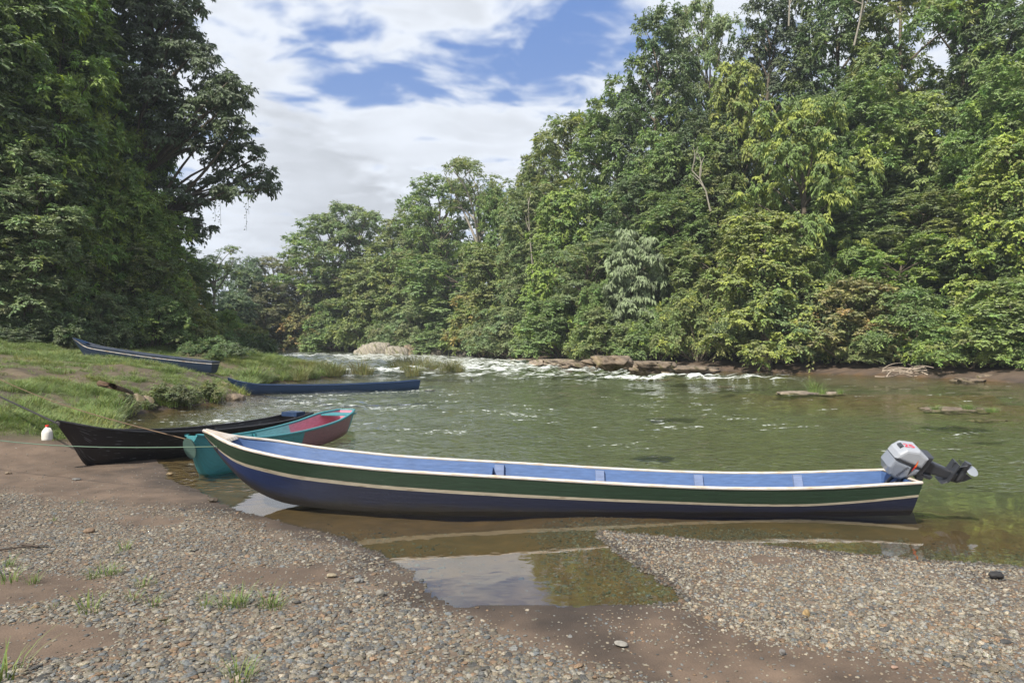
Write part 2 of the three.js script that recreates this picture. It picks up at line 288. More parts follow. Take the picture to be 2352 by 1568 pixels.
{
  // foam and clear water: red lets light through, green is roughness
  const fw = 2048, fh = 2048, X0 = -72, X1 = 40, Z0 = 4, Z1 = 116;
  const foamAt = (x, z) => {
    const r = rapid(x, z), p = x * 0.94 - z * 0.35, q = x * 0.35 + z * 0.94;
    let f = 0;
    if (r > 0) { const k = fbm(p * 0.5, q * 1.5, 5) * 1.25 + 0.25 * n2(p * 4, q * 7); f = 0.85 * smooth(0.78 - 0.62 * r, 1.34 - 0.62 * r, k + 0.38); }
    const st = fbm(p * 0.35 + 30, q * 2.2, 4), fl = n2(p * 5 + 7, q * 11) * 0.5 + 0.5 * n2(p * 9, q * 17);
    if (-z > 10.5) f = Math.max(f, 0.85 * smooth(0.36, 0.52, st + 0.13 * fl + 0.16 * (riffle(x, z) - 0.55)) * smooth(0.0, 0.45, fl) * smooth(10.5, 14, -z));
    return f;
  };
  const d = new Uint8Array(fw * fh * 4), cm = new Uint8Array(fw * fh * 4);
  for (let j = 0; j < fh; j++) for (let i = 0; i < fw; i++) {
    const x = mix(X0, X1, (i + 0.5) / fw), z = -mix(Z0, Z1, (j + 0.5) / fh), f = foamAt(x, z), o = (j * fw + i) * 4;
    d[o] = 255 * (1 - f); d[o + 1] = 255 * mix(0.035, 0.9, f); d[o + 2] = 0; d[o + 3] = 255;
    cm[o] = 255 * mix(0.86, 0.50, f); cm[o + 1] = 255 * mix(0.90, 0.53, f); cm[o + 2] = 255 * mix(0.78, 0.54, f); cm[o + 3] = 255;
  }
  const mk = (a) => { const t = new THREE.DataTexture(a, fw, fh); t.magFilter = THREE.LinearFilter; t.needsUpdate = true; return t; };
  const mask = mk(d), tint = mk(cm);
  const rip = dataTex(1024, 1024, (u, v) => { const q = 0.5 + 0.45 * (0.5 * n2(u * 16, v * 16, 16) + 0.3 * n2(u * 32 + 0, v * 32, 32) + 0.2 * n2(u * 64, v * 64, 64)); return [q, q, q]; });
  rip.channel = 1;
  const waterMat = new THREE.MeshPhysicalMaterial({ name: 'water', color: 0xffffff, map: tint, transmission: 1, transmissionMap: mask, roughness: 1, roughnessMap: mask, ior: 1.333, thickness: 0, bumpMap: rip, bumpScale: 0.06 });
  const calmMat = waterMat.clone(); calmMat.name = 'calm water'; calmMat.bumpScale = 0.0012; calmMat.ior = 2.05;   // a film of silt and oil shines more than clean water
  const rows = []; for (let z = 5.0; z < 190;) { rows.push(-z); z += Math.max(0.022, z * z * 0.00042); }
  const NC = 620, b = { p: [], u: [], u1: [], i: [] }, dd = [];
  rows.forEach((z, j) => {
    const step = Math.max(0.022, z * z * 0.00042);
    for (let i = 0; i <= NC; i++) {
      const x = -z * mix(-1.05, 1.05, i / NC) + 0.0, s = shore(x, z);
      b.p.push(x, waveY(x, z, s, Math.max(step, -z * 2.1 / NC)), z); dd.push(s);
      b.u.push((x - X0) / (X1 - X0), (-z - Z0) / (Z1 - Z0)); b.u1.push(x / 5, z / 3.4);
    }
  });
  const calm = [], live = [];
  for (let j = 0; j + 1 < rows.length; j++) for (let i = 0; i < NC; i++) {
    const a = j * (NC + 1) + i, m = a + NC + 1;
    if (Math.min(dd[a], dd[a + 1], dd[m], dd[m + 1]) > 0.6) continue;
    (rows[j] > -9.9 - 0.0 ? calm : live).push(a, a + 1, m + 1, a, m + 1, m);
  }
  const g0 = new THREE.BufferGeometry();
  g0.setAttribute('position', new THREE.Float32BufferAttribute(b.p, 3)); g0.setAttribute('uv', new THREE.Float32BufferAttribute(b.u, 2)); g0.setAttribute('uv1', new THREE.Float32BufferAttribute(b.u1, 2));
  g0.setIndex([...calm, ...live].length ? calm.concat(live) : calm); g0.computeVertexNormals();
  g0.addGroup(0, calm.length, 0); g0.addGroup(calm.length, live.length, 1);
  const w = struct('river_water', g0, [calmMat, waterMat]);
  w.castShadow = false;
}
// ------------------------------------------------------------------ foliage
const unit = (r) => { const z = r() * 2 - 1, a = r() * 6.2832, s = Math.sqrt(1 - z * z); return [s * Math.cos(a), z, s * Math.sin(a)]; };
const nrm = (a) => { const l = Math.hypot(a[0], a[1], a[2]) || 1; return [a[0] / l, a[1] / l, a[2] / l]; };
const crs = (a, b) => [a[1] * b[2] - a[2] * b[1], a[2] * b[0] - a[0] * b[2], a[0] * b[1] - a[1] * b[0]];
function leaf(b, p, dir, up, L, Wd, c) {
  const s = nrm(crs(dir, up)), n = crs(s, dir), h = Wd / 2, m = 0.42 * L, f = 0.14 * Wd, dr = 0.16 * L;
  const i0 = b.v(p[0], p[1], p[2], c), i1 = b.v(p[0] + dir[0] * m - s[0] * h + n[0] * f, p[1] + dir[1] * m - s[1] * h + n[1] * f, p[2] + dir[2] * m - s[2] * h + n[2] * f, c);
  const i2 = b.v(p[0] + dir[0] * L - n[0] * dr, p[1] + dir[1] * L - n[1] * dr, p[2] + dir[2] * L - n[2] * dr, c), i3 = b.v(p[0] + dir[0] * m + s[0] * h + n[0] * f, p[1] + dir[1] * m + s[1] * h + n[1] * f, p[2] + dir[2] * m + s[2] * h + n[2] * f, c);
  b.t(i0, i1, i2); b.t(i0, i2, i3);
}
// a spray of leafy twigs round c, reaching outward
function spray(b, r, c, rad, out, o) {
  const tone = o.tone(r);
  const nT = o.twigs ?? 7, nl = o.leaves ?? 7;
  for (let k = 0; k < nT; k++) {
    const u = unit(r), d = nrm([out[0] * 0.7 + u[0], out[1] * 0.7 + u[1] * 0.75 + 0.12, out[2] * 0.7 + u[2]]), len = rad * (0.55 + 0.6 * r());
    const g = 0.72 + 0.5 * r();
    for (let j = 0; j < nl; j++) {
      const t = 0.3 + 0.7 * (j + r() * 0.6) / nl, side = crs(d, [0, 1, 0]), sg = j % 2 ? 1 : -1, dr = (o.droop ?? 0.25) * t * t * len;
      const p = [c[0] + d[0] * len * t, c[1] + d[1] * len * t - dr, c[2] + d[2] * len * t], w = unit(r);
      const ld = nrm([d[0] * 0.6 + side[0] * sg * 0.7 + w[0] * 0.4, d[1] * 0.5 - (o.hang ?? 0.35) + w[1] * 0.3, d[2] * 0.6 + side[2] * sg * 0.7 + w[2] * 0.4]);
      const w2 = unit(r), up = nrm([out[0] * 0.45 + w2[0] * 0.5, 0.8 + w2[1] * 0.4, out[2] * 0.45 + w2[2] * 0.5]), q = g * (0.8 + 0.4 * r()), sz = 0.7 + 0.6 * r();
      leaf(b, p, ld, up, o.L * sz, o.W * sz, [tone[0] * q, tone[1] * q, tone[2] * q]);
    }
  }
}
// one rounded mass of sprays on the outside of a squashed ball
function lobe(b, r, c, R, o) {
  const n = Math.max(4, Math.round((o.dens ?? 3.2) * R * R / (o.rad * o.rad) * 1.55));
  for (let k = 0; k < n; k++) {
    let u = unit(r); if (u[1] < -0.35 && r() < 0.75) u = [u[0], -u[1], u[2]];
    const q = R * (0.62 + 0.42 * r()), p = [c[0] + u[0] * q, c[1] + u[1] * q * (o.flat ?? 0.75), c[2] + u[2] * q];
    if (o.floor !== undefined && p[1] < o.floor) continue;
    spray(b, r, p, o.rad * (0.75 + 0.5 * r()), nrm([u[0], u[1] * 0.8 + 0.25, u[2]]), o);
  }
}
const T1 = (r) => { const y = r(); return y > 0.93 ? [1.5, 1.35, 0.8] : y < 0.12 ? [0.75, 0.85, 0.8] : [0.85 + 0.3 * r(), 0.9 + 0.2 * r(), 0.85 + 0.3 * r()]; };
const T2 = (r) => { const y = r(); return y > 0.66 ? [1.5, 1.4, 0.75] : [0.9 + 0.3 * r(), 0.95 + 0.2 * r(), 0.8]; };                          // new yellow leaves
const T3 = (r) => { const y = r(); return y > 0.90 ? [1.6, 1.0, 0.9] : y > 0.72 ? [1.2, 1.0, 0.85] : [0.9 + 0.3 * r(), 0.9 + 0.2 * r(), 0.85]; };  // some reddish leaves
const T4 = (r) => { const y = 0.8 + 0.5 * r(); return [y, y, y]; };
const BARK = new THREE.MeshStandardMaterial({ name: 'bark', color: rgb(0.13, 0.105, 0.08), roughness: 0.9, map: dataTex(64, 256, (u, v) => { const q = 0.75 + 0.4 * fbm(u * 8, v * 10, 4, 2); return [q, q, q * 0.96]; }, false, [1, 0.5]) });
const PALE_BARK = BARK.clone(); PALE_BARK.name = 'pale bark'; PALE_BARK.color = rgb(0.27, 0.245, 0.21);
const limbTo = (b, r, from, to, r0, n = 5, sag = -0.06) => { const pts = bend(V(...from), V(...to), n, sag, r, 0.18); tube(b, pts, pts.map((_, k) => r0 * (1 - 0.72 * k / n)), 5); };
// each kind of tree: lobes and a trunk with limbs, built once, in metres; its base is at the origin
const KINDS = {};
function kind(name, seed, height, make) {
  const r = rng(seed), leafBuf = new Buf(), wood = new Buf(), extra = {};
  make(leafBuf, wood, r, extra);
  KINDS[name] = { height, crown: leafBuf.geo(), trunk: wood.geo(true), extra };
}
function shrub(seed, R, Ht, n, o, name) {
  kind(name, seed, Ht, (b, w, r) => {
    const stems = 4;
    for (let k = 0; k < n; k++) {
      const a = (k + r() * 0.7) / n * 6.2832 * 3.0, t = Math.sqrt((k + 0.5) / n), e = t;     // top first, then round and down the sides
      const rr = R * (0.12 + 0.86 * Math.pow(e, 0.8)) * (0.85 + 0.25 * r()), y = Ht * (0.86 - 0.70 * Math.pow(e, 1.7)) * (0.92 + 0.16 * r());
      const c = [Math.cos(a) * rr * 0.8, Math.max(y - 0.5, 0.8), Math.sin(a) * rr * 0.8], lr = (0.24 + 0.12 * r()) * R;
      lobe(b, r, c, lr, o);
      const s = (k % stems) / stems * 6.2832;
      limbTo(w, r, [Math.cos(s) * 0.3, -0.5, Math.sin(s) * 0.3], c, 0.10 + 0.03 * r());
    }
  });
}
shrub(11, 4.6, 7.6, 20, { rad: 0.62, L: 0.25, W: 0.125, twigs: 8, leaves: 7, tone: T1, dens: 3.4, floor: 0.9 }, 'shrub');
shrub(12, 5.0, 7.0, 19, { rad: 0.7, L: 0.23, W: 0.11, twigs: 9, leaves: 7, tone: T1, dens: 3.0, droop: 0.5, floor: 0.9 }, 'drooping_shrub');
shrub(13, 4.4, 8.0, 18, { rad: 0.66, L: 0.30, W: 0.15, twigs: 7, leaves: 7, tone: T3, dens: 3.0, floor: 0.9 }, 'reddish_shrub');
kind('round', 21, 15, (b, w, r) => {
  tube(w, bend(V(0, -1, 0), V(0.4, 10, 0.2), 6, 0, r, 0.08), [0.42, 0.36, 0.32, 0.28, 0.24, 0.18, 0.1], 8);
  for (let k = 0; k < 26; k++) { const u = unit(r), y = 9.2 + u[1] * 4.6, rr = 3.9 * Math.sqrt(1 - u[1] * u[1] * 0.8) * (0.75 + 0.3 * r()); const a = k * 2.4, c = [Math.cos(a) * rr, y, Math.sin(a) * rr]; lobe(b, r, c, 1.35 + 0.6 * r(), { rad: 0.75, L: 0.32, W: 0.15, twigs: 8, leaves: 7, tone: T1, dens: 3.0 }); limbTo(w, r, [0.2, 4 + 5 * r(), 0.1], c, 0.13); }
});
function tall(name, seed, Ht, o, R = 4.2, gap = 0.2) {
  kind(name, seed, Ht, (b, w, r) => {
    tube(w, bend(V(0, -1, 0), V(0.8, Ht * 0.80, -0.4), 8, 0, r, 0.05), [0.55, 0.48, 0.42, 0.38, 0.33, 0.28, 0.22, 0.15, 0.06], 8);
    const n = Math.round(Ht * 1.9);
    for (let k = 0; k < n; k++) {
      if (r() < gap) continue;
      const t = (k + r()) / n, y = Ht * (0.12 + 0.80 * t), prof = (0.72 + 0.28 * Math.sin(Math.PI * Math.pow(t, 1.15))) * Math.sqrt(1 - 0.75 * Math.pow(clamp((t - 0.72) / 0.28), 2)), rr = R * prof * (0.5 + 0.55 * r()), a = k * 2.4 + r();
      const c = [Math.cos(a) * rr + 0.8 * t, y, Math.sin(a) * rr - 0.4 * t];
      lobe(b, r, c, 1.35 + 0.85 * r(), o);
      limbTo(w, r, [0.8 * t, y - 1.5 - 1.5 * r(), -0.4 * t], c, 0.12);
    }
  });
}
tall('tall', 31, 24, { rad: 0.85, L: 0.36, W: 0.16, twigs: 8, leaves: 7, tone: T1, dens: 2.9 });
tall('tall_open', 32, 26, { rad: 0.9, L: 0.40, W: 0.17, twigs: 7, leaves: 7, tone: T1, dens: 2.6, droop: 0.5 }, 4.6, 0.36);
tall('yellow_tipped', 33, 20, { rad: 0.95, L: 0.46, W: 0.2, twigs: 7, leaves: 6, tone: T2, dens: 2.5, droop: 0.5, hang: 0.6 }, 4.4, 0.3);
tall('golden', 34, 17, { rad: 0.8, L: 0.34, W: 0.15, twigs: 8, leaves: 7, tone: (r) => { const y = r(); return y > 0.62 ? [1.4, 1.25, 0.95] : [0.66, 0.78, 0.7]; }, dens: 2.8, droop: 0.5, hang: 0.7 }, 4.8, 0.3);
kind('vine_draped', 41, 17, (b, w, r) => {
  tube(w, bend(V(0, -1, 0), V(0, 14, 0), 6, 0, r, 0.06), [0.5, 0.45, 0.4, 0.35, 0.3, 0.2, 0.1], 8);
  const o = { rad: 0.62, L: 0.27, W: 0.17, twigs: 7, leaves: 7, tone: T2, dens: 3.1, hang: 0.6, droop: 0.5 };
  for (let k = 0; k < 34; k++) { const t = (k + r()) / 34, y = 1.2 + 14.6 * t, rr = (4.2 - 2.6 * Math.pow(t, 1.6)) * (0.75 + 0.3 * r()), a = k * 2.4; const c = [Math.cos(a) * rr, y, Math.sin(a) * rr]; lobe(b, r, c, 1.15 + 0.6 * r(), o); limbTo(w, r, [0, Math.max(y - 2, 0), 0], c, 0.09); }
  for (let k = 0; k < 70; k++) { const a = r() * 6.28, t = r(), y0 = 5 + 10 * t, rr = (4.7 - 2.6 * t), x = Math.cos(a) * rr, z = Math.sin(a) * rr, l = 2 + 4 * r(), tn = T1(r); for (let s = 0; s < l; s += 0.11) { const u = unit(r); leaf(b, [x + u[0] * 0.16, y0 - s, z + u[2] * 0.16], nrm([u[0], -0.9, u[2]]), nrm([Math.cos(a), 0.5, Math.sin(a)]), 0.26, 0.18, tn.map((q) => q * (0.8 + 0.4 * r()))); } }
});
kind('layered', 51, 20, (b, w, r) => {   // flat tiers of foliage on long limbs
  tube(w, bend(V(0, -1, 0), V(-0.6, 16, 0.3), 7, 0, r, 0.07), [0.4, 0.36, 0.33, 0.29, 0.25, 0.2, 0.14, 0.08], 7);
  for (let k = 0; k < 22; k++) { const t = (k + r() * 0.6) / 22, y = 9 + 10 * t, rr = (6.4 - 3.6 * t) * (0.4 + 0.65 * r()), a = k * 2.4 + r() * 0.5, c = [Math.cos(a) * rr, y, Math.sin(a) * rr]; lobe(b, r, c, 1.5 + 0.5 * r(), { rad: 0.7, L: 0.30, W: 0.13, twigs: 8, leaves: 7, tone: T1, dens: 2.2, flat: 0.28, droop: 0.1 }); limbTo(w, r, [-0.3, y - 2.5 - 2 * r(), 0.1], c, 0.12, 5, 0.02); }
});
kind('emergent', 61, 26, (b, w, r) => {  // tall pale trunk, open crown
  tube(w, bend(V(0, -1, 0), V(0.5, 17, 0), 8, 0, r, 0.03), [0.42, 0.40, 0.38, 0.36, 0.33, 0.31, 0.29, 0.27, 0.24], 8);
  for (let k = 0; k < 9; k++) {
    const a = k * 2.4, y0 = 12 + 5 * r(), tip = [Math.cos(a) * (3 + 2.4 * r()), 19 + 6.4 * r(), Math.sin(a) * (3 + 2.4 * r())], base = [0.4, y0, 0];
    const pts = bend(V(...base), V(...tip), 6, -0.10, r, 0.2); tube(w, pts, pts.map((_, i) => 0.2 * (1 - 0.13 * i)), 6);
    for (let j = 0; j < 4; j++) { const q = pts[3 + Math.floor(r() * 4)], u = unit(r), c = [q.x + u[0] * 1.6, q.y + Math.abs(u[1]) * 1.3, q.z + u[2] * 1.6]; tube(w, bend(q, V(...c), 3, -0.05, r, 0.2), [0.07, 0.06, 0.045, 0.02], 4); lobe(b, r, c, 0.95 + 0.5 * r(), { rad: 0.7, L: 0.3, W: 0.13, twigs: 6, leaves: 6, tone: T1, dens: 2.0, flat: 0.6 }); }
  }
});
kind('big_leaf', 71, 13, (b, w, r) => {
  tube(w, bend(V(0, -1, 0), V(0.3, 11, 0), 6, 0, r, 0.1), [0.25, 0.23, 0.2, 0.18, 0.15, 0.11, 0.06], 7);
  for (let k = 0; k < 24; k++) { const t = (k + r()) / 24, y = 2.2 + 10 * t, rr = 2.7 * (0.6 + 0.4 * Math.sin(t * 3.1)) * (0.5 + 0.6 * r()), a = k * 2.4, c = [Math.cos(a) * rr, y, Math.sin(a) * rr]; lobe(b, r, c, 1.0 + 0.4 * r(), { rad: 0.8, L: 0.62, W: 0.26, twigs: 6, leaves: 5, tone: T4, dens: 2.8, hang: 1.0, droop: 0.4 }); limbTo(w, r, [0.1, Math.max(y - 1.5, 0.5), 0], c, 0.07); }
});
kind('low_plant', 81, 1.6, (b, w, r) => { for (let k = 0; k < 9; k++) { const a = k * 2.4, q = 0.75 * Math.sqrt((k + 0.5) / 9), c = [Math.cos(a) * q, 0.35 + 0.75 * r() * (1.2 - q), Math.sin(a) * q]; lobe(b, r, c, 0.42, { rad: 0.26, L: 0.13, W: 0.06, twigs: 7, leaves: 6, tone: T1, dens: 2.6 }); tube(w, bend(V(0, -0.1, 0), V(...c), 3, 0, r, 0.2), [0.02, 0.018, 0.014, 0.008], 4); } });
const LEAF_TONES = {
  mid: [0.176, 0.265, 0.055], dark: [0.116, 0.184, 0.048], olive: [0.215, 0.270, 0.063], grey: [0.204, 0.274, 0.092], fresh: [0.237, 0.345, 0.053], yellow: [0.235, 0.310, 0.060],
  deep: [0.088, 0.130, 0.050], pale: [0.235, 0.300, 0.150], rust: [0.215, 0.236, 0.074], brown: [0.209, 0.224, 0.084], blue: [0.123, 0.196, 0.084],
};
const LEAF = Object.fromEntries(Object.entries(LEAF_TONES).map(([k, c]) => [k, new THREE.MeshPhysicalMaterial({ name: k + ' leaves', color: rgb(...c), vertexColors: true, roughness: 0.95, transmission: 0.48, thickness: 0, side: THREE.DoubleSide, clearcoat: 0.25, clearcoatRoughness: 0.45 })]));
let treeNo = 0;
// a tree of some kind sighted in column px at depth z, its top in row topPy, its spread in survey pixels
function tree(kindName, tone, px, z, topPy, spread, label, o = {}) {
  const k = KINDS[kindName], x = (px - CX) / F * z, y = groundY(x, -z) - 0.25, top = H + (CY - topPy) / F * z, sy = (top - y) / k.height;
  k.crown.boundingBox ?? k.crown.computeBoundingBox();
  const bb = k.crown.boundingBox, wide = (bb.max.x - bb.min.x + bb.max.z - bb.min.z) / 2, sx = spread / F * z / wide;
  const g = thing(o.name ?? (k.height < 9 ? 'shrub' : 'tree'), label, o.category ?? (k.height < 9 ? 'shrub' : 'tree'), [x, y, -z], o.turn ?? (treeNo++ * 2.1), o.group);
  g.scale.set(sx, sy, sx);
  part('trunk', k.trunk, o.bark ?? (kindName === 'emergent' ? PALE_BARK : BARK), g); part('crown', k.crown, LEAF[tone], g);
  return g;
}
// ------------------------------------------------------------------ right bank: shrubs at the water, then rising rows behind
const RB = 'trees and shrubs of the far bank';
const put = (list, group) => { for (const [k, tone, px, z, top, spread, label, o] of list) tree(k, tone, px, z, top, spread, label, { group, ...o }); };
put([
  ['shrub', 'yellow', 2330, 41.8, 610, 370, 'yellow-green shrub at the right end of the shrubs along the far shore'],
  ['drooping_shrub', 'fresh', 2230, 42.3, 700, 291, 'fresh green shrub low over the water behind the small grey boulders'],
  ['drooping_shrub', 'mid', 2110, 45.8, 655, 325, 'mid green shrub overhanging the driftwood pile on the far shore'],
  ['reddish_shrub', 'rust', 1965, 48.8, 615, 325, 'shrub with reddish tips, upstream of the driftwood pile'],
  ['shrub', 'olive', 2020, 47.3, 740, 190, 'small olive shrub hanging low beside the driftwood pile'],
  ['drooping_shrub', 'grey', 1790, 51.8, 600, 370, 'large round grey-green shrub on the bare dark stretch of far shore'],
  ['drooping_shrub', 'olive', 1610, 54.8, 625, 269, 'dull olive shrub behind the downstream rock slabs'],
  ['shrub', 'mid', 1500, 57.8, 690, 213, 'bright leafy shrub low above the brown rock slabs'],
  ['shrub', 'olive', 1400, 60.0, 700, 213, 'brownish olive shrub above the middle of the rock slabs'],
  ['shrub', 'mid', 1300, 70.0, 660, 282, 'mid green shrub above the upstream end of the rock slabs'],
  ['drooping_shrub', 'grey', 1190, 84.0, 650, 282, 'grey-green shrub above the bare stem hanging to the rapids'],
  ['reddish_shrub', 'olive', 1110, 92.0, 640, 230, 'olive shrub with pinkish tips above the white water'],
  ['shrub', 'mid', 1050, 103.0, 720, 218, 'dense green shrub above the dark end of the boulders'],
  ['drooping_shrub', 'grey', 965, 112.0, 645, 256, 'broad grey-green shrub right above the pale boulders'],
  ['shrub', 'olive', 880, 124.0, 610, 243, 'tall olive shrub left of the pale boulders'],
  ['shrub', 'mid', 800, 132.0, 665, 218, 'dark-hearted green shrub at the bend of the river'],
  ['reddish_shrub', 'rust', 740, 138.0, 640, 192, 'shrub with reddish leaves at the point of the bend'],
  ['shrub', 'fresh', 730, 140.0, 750, 141, 'light green bush touching the still water at the bend'],
], 'shrubs along the far shore');
put([
  ['vine_draped', 'yellow', 2345, 46, 300, 336, 'yellow-green vine-draped tree standing farthest downstream'],
  ['round', 'mid', 2235, 50, 520, 302, 'rounded mid green tree beneath the vine-draped one furthest downstream'],
  ['tall', 'olive', 2110, 53, 440, 280, 'olive tree with a light yellow top branch above the driftwood shrubs'],
  ['round', 'fresh', 2060, 51, 530, 269, 'bright lemon-green tree of spreading sprays in the middle of the slope'],
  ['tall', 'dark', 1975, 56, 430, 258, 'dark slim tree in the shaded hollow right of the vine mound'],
  ['vine_draped', 'olive', 1760, 51, 475, 336, 'broad mound of yellowing vines over a tree'],
  ['round', 'olive', 1640, 59, 520, 246, 'olive round tree at the left foot of the vine mound'],
  ['big_leaf', 'pale', 1460, 60, 525, 168, 'pale grey tree with large hanging leaves above the rock slabs'],
  ['big_leaf', 'pale', 1440, 60.5, 620, 146, 'lower pale plant with big drooping leaves under the pale tree'],
  ['layered', 'grey', 1360, 65, 540, 258, 'grey-green tree with a flat leafy shelf'],
  ['tall', 'mid', 1560, 63, 420, 224, 'leafy green tree between the pale-leaved tree and the vine mound'],
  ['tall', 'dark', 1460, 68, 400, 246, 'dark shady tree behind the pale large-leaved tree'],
  ['vine_draped', 'mid', 1300, 74, 430, 243, 'tree wrapped in green creepers in the middle of the far bank'],
  ['tall', 'grey', 1225, 84, 410, 192, 'slender grey-green tree with a thin pale trunk'],
  ['round', 'olive', 1150, 92, 540, 230, 'olive tree beside the slender tree, upstream of it'],
  ['round', 'mid', 1060, 106, 545, 282, 'wide round-headed tree above the middle of the rapids'],
  ['round', 'olive', 950, 118, 545, 243, 'round olive tree in the second row over the pale boulders'],
  ['layered', 'olive', 870, 128, 590, 243, 'small olive tree with a flat head left of the second row'],
  ['round', 'grey', 790, 138, 600, 192, 'grey-green round tree behind the point of the bend'],
  ['shrub', 'olive', 1700, 54, 560, 213, 'olive bush under the left side of the vine mound'],
  ['shrub', 'mid', 1880, 52, 560, 224, 'mid green bush at the right foot of the vine mound'],
  ['shrub', 'mid', 1380, 62, 620, 179, 'mid green bush beneath the flat leafy shelf'],
], RB);
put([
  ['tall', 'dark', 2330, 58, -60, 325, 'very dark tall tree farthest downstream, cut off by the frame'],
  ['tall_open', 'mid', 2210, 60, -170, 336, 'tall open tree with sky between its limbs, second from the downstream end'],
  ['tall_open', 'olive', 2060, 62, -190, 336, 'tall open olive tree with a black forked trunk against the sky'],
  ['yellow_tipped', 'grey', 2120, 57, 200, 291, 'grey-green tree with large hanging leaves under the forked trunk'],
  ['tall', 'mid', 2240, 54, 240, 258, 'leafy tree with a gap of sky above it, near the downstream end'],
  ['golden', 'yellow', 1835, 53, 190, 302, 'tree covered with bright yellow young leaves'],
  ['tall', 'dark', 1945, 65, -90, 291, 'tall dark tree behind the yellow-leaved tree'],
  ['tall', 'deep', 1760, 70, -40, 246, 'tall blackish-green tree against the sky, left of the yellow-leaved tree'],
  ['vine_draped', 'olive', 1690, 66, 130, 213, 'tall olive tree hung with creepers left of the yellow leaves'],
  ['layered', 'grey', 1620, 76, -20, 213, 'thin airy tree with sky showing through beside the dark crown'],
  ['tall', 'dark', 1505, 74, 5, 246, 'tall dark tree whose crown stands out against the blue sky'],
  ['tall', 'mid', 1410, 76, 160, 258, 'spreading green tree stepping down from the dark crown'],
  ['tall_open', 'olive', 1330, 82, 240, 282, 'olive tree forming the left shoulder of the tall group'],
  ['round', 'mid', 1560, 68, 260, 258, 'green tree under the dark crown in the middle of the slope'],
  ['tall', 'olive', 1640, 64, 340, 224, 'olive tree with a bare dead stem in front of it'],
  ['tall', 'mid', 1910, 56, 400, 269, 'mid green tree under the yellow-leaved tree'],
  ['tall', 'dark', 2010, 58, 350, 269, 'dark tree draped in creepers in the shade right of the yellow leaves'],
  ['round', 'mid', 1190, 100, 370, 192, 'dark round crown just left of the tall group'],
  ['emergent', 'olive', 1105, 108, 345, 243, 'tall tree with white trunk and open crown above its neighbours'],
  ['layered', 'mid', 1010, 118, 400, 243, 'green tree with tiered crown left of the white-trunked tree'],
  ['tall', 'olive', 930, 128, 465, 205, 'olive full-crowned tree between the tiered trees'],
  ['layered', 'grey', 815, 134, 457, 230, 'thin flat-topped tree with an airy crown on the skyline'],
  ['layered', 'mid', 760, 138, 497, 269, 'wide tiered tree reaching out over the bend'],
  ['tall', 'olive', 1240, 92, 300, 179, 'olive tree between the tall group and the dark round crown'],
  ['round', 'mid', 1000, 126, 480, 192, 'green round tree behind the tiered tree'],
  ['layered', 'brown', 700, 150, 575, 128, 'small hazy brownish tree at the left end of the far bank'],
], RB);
// ------------------------------------------------------------------ beyond the bend
put([
  ['emergent', 'grey', 487, 100, 562, 146, 'hazy tree with white forked trunk beyond the bend'],
  ['round', 'blue', 555, 140, 568, 134, 'dark dome-shaped tree beside the white forked trunk'],
  ['layered', 'brown', 628, 146, 585, 134, 'hazy brown tree with flat crown beyond the bend'],
  ['tall', 'brown', 600, 138, 640, 146, 'brownish tree in front of the hazy flat crown'],
  ['round', 'blue', 530, 128, 650, 134, 'blue-green tree under the dark dome-shaped one'],
  ['tall', 'dark', 660, 150, 650, 112, 'dark tree in the gap where the river turns'],
  ['round', 'dark', 645, 150, 705, 134, 'dark tree overhanging the still water at the turn'],
  ['round', 'olive', 425, 118, 590, 134, 'olive tree half hidden by the big dark tree, beyond the bend'],
  ['shrub', 'fresh', 530, 96, 712, 157, 'fresh green bush below the white forked trunk'],
  ['tall', 'dark', 690, 160, 690, 115, 'shaded tree at the very end of the visible river'],
], 'trees beyond the bend');
// ------------------------------------------------------------------ left bank
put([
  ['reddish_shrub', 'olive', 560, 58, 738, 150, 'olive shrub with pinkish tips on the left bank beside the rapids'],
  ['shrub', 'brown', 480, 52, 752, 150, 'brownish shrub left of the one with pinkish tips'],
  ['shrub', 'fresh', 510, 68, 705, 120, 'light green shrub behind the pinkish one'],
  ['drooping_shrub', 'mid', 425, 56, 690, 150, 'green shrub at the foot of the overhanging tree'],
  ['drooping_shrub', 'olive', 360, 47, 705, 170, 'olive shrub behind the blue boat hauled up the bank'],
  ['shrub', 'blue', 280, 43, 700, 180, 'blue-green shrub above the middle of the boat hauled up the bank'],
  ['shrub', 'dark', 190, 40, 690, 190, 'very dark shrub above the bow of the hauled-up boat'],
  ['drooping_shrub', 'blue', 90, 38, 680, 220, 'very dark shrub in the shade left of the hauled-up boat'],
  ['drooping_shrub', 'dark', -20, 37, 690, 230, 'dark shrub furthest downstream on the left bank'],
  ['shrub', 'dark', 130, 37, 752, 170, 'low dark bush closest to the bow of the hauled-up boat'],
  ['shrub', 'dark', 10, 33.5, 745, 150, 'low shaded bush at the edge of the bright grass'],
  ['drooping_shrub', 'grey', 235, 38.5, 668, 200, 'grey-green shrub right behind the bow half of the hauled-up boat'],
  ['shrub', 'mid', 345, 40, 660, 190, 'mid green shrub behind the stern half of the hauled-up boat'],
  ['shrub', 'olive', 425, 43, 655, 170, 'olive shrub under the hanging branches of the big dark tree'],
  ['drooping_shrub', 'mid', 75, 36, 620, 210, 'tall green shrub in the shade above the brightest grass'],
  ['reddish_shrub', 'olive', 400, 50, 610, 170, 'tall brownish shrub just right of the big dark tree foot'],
], 'shrubs of the left bank');
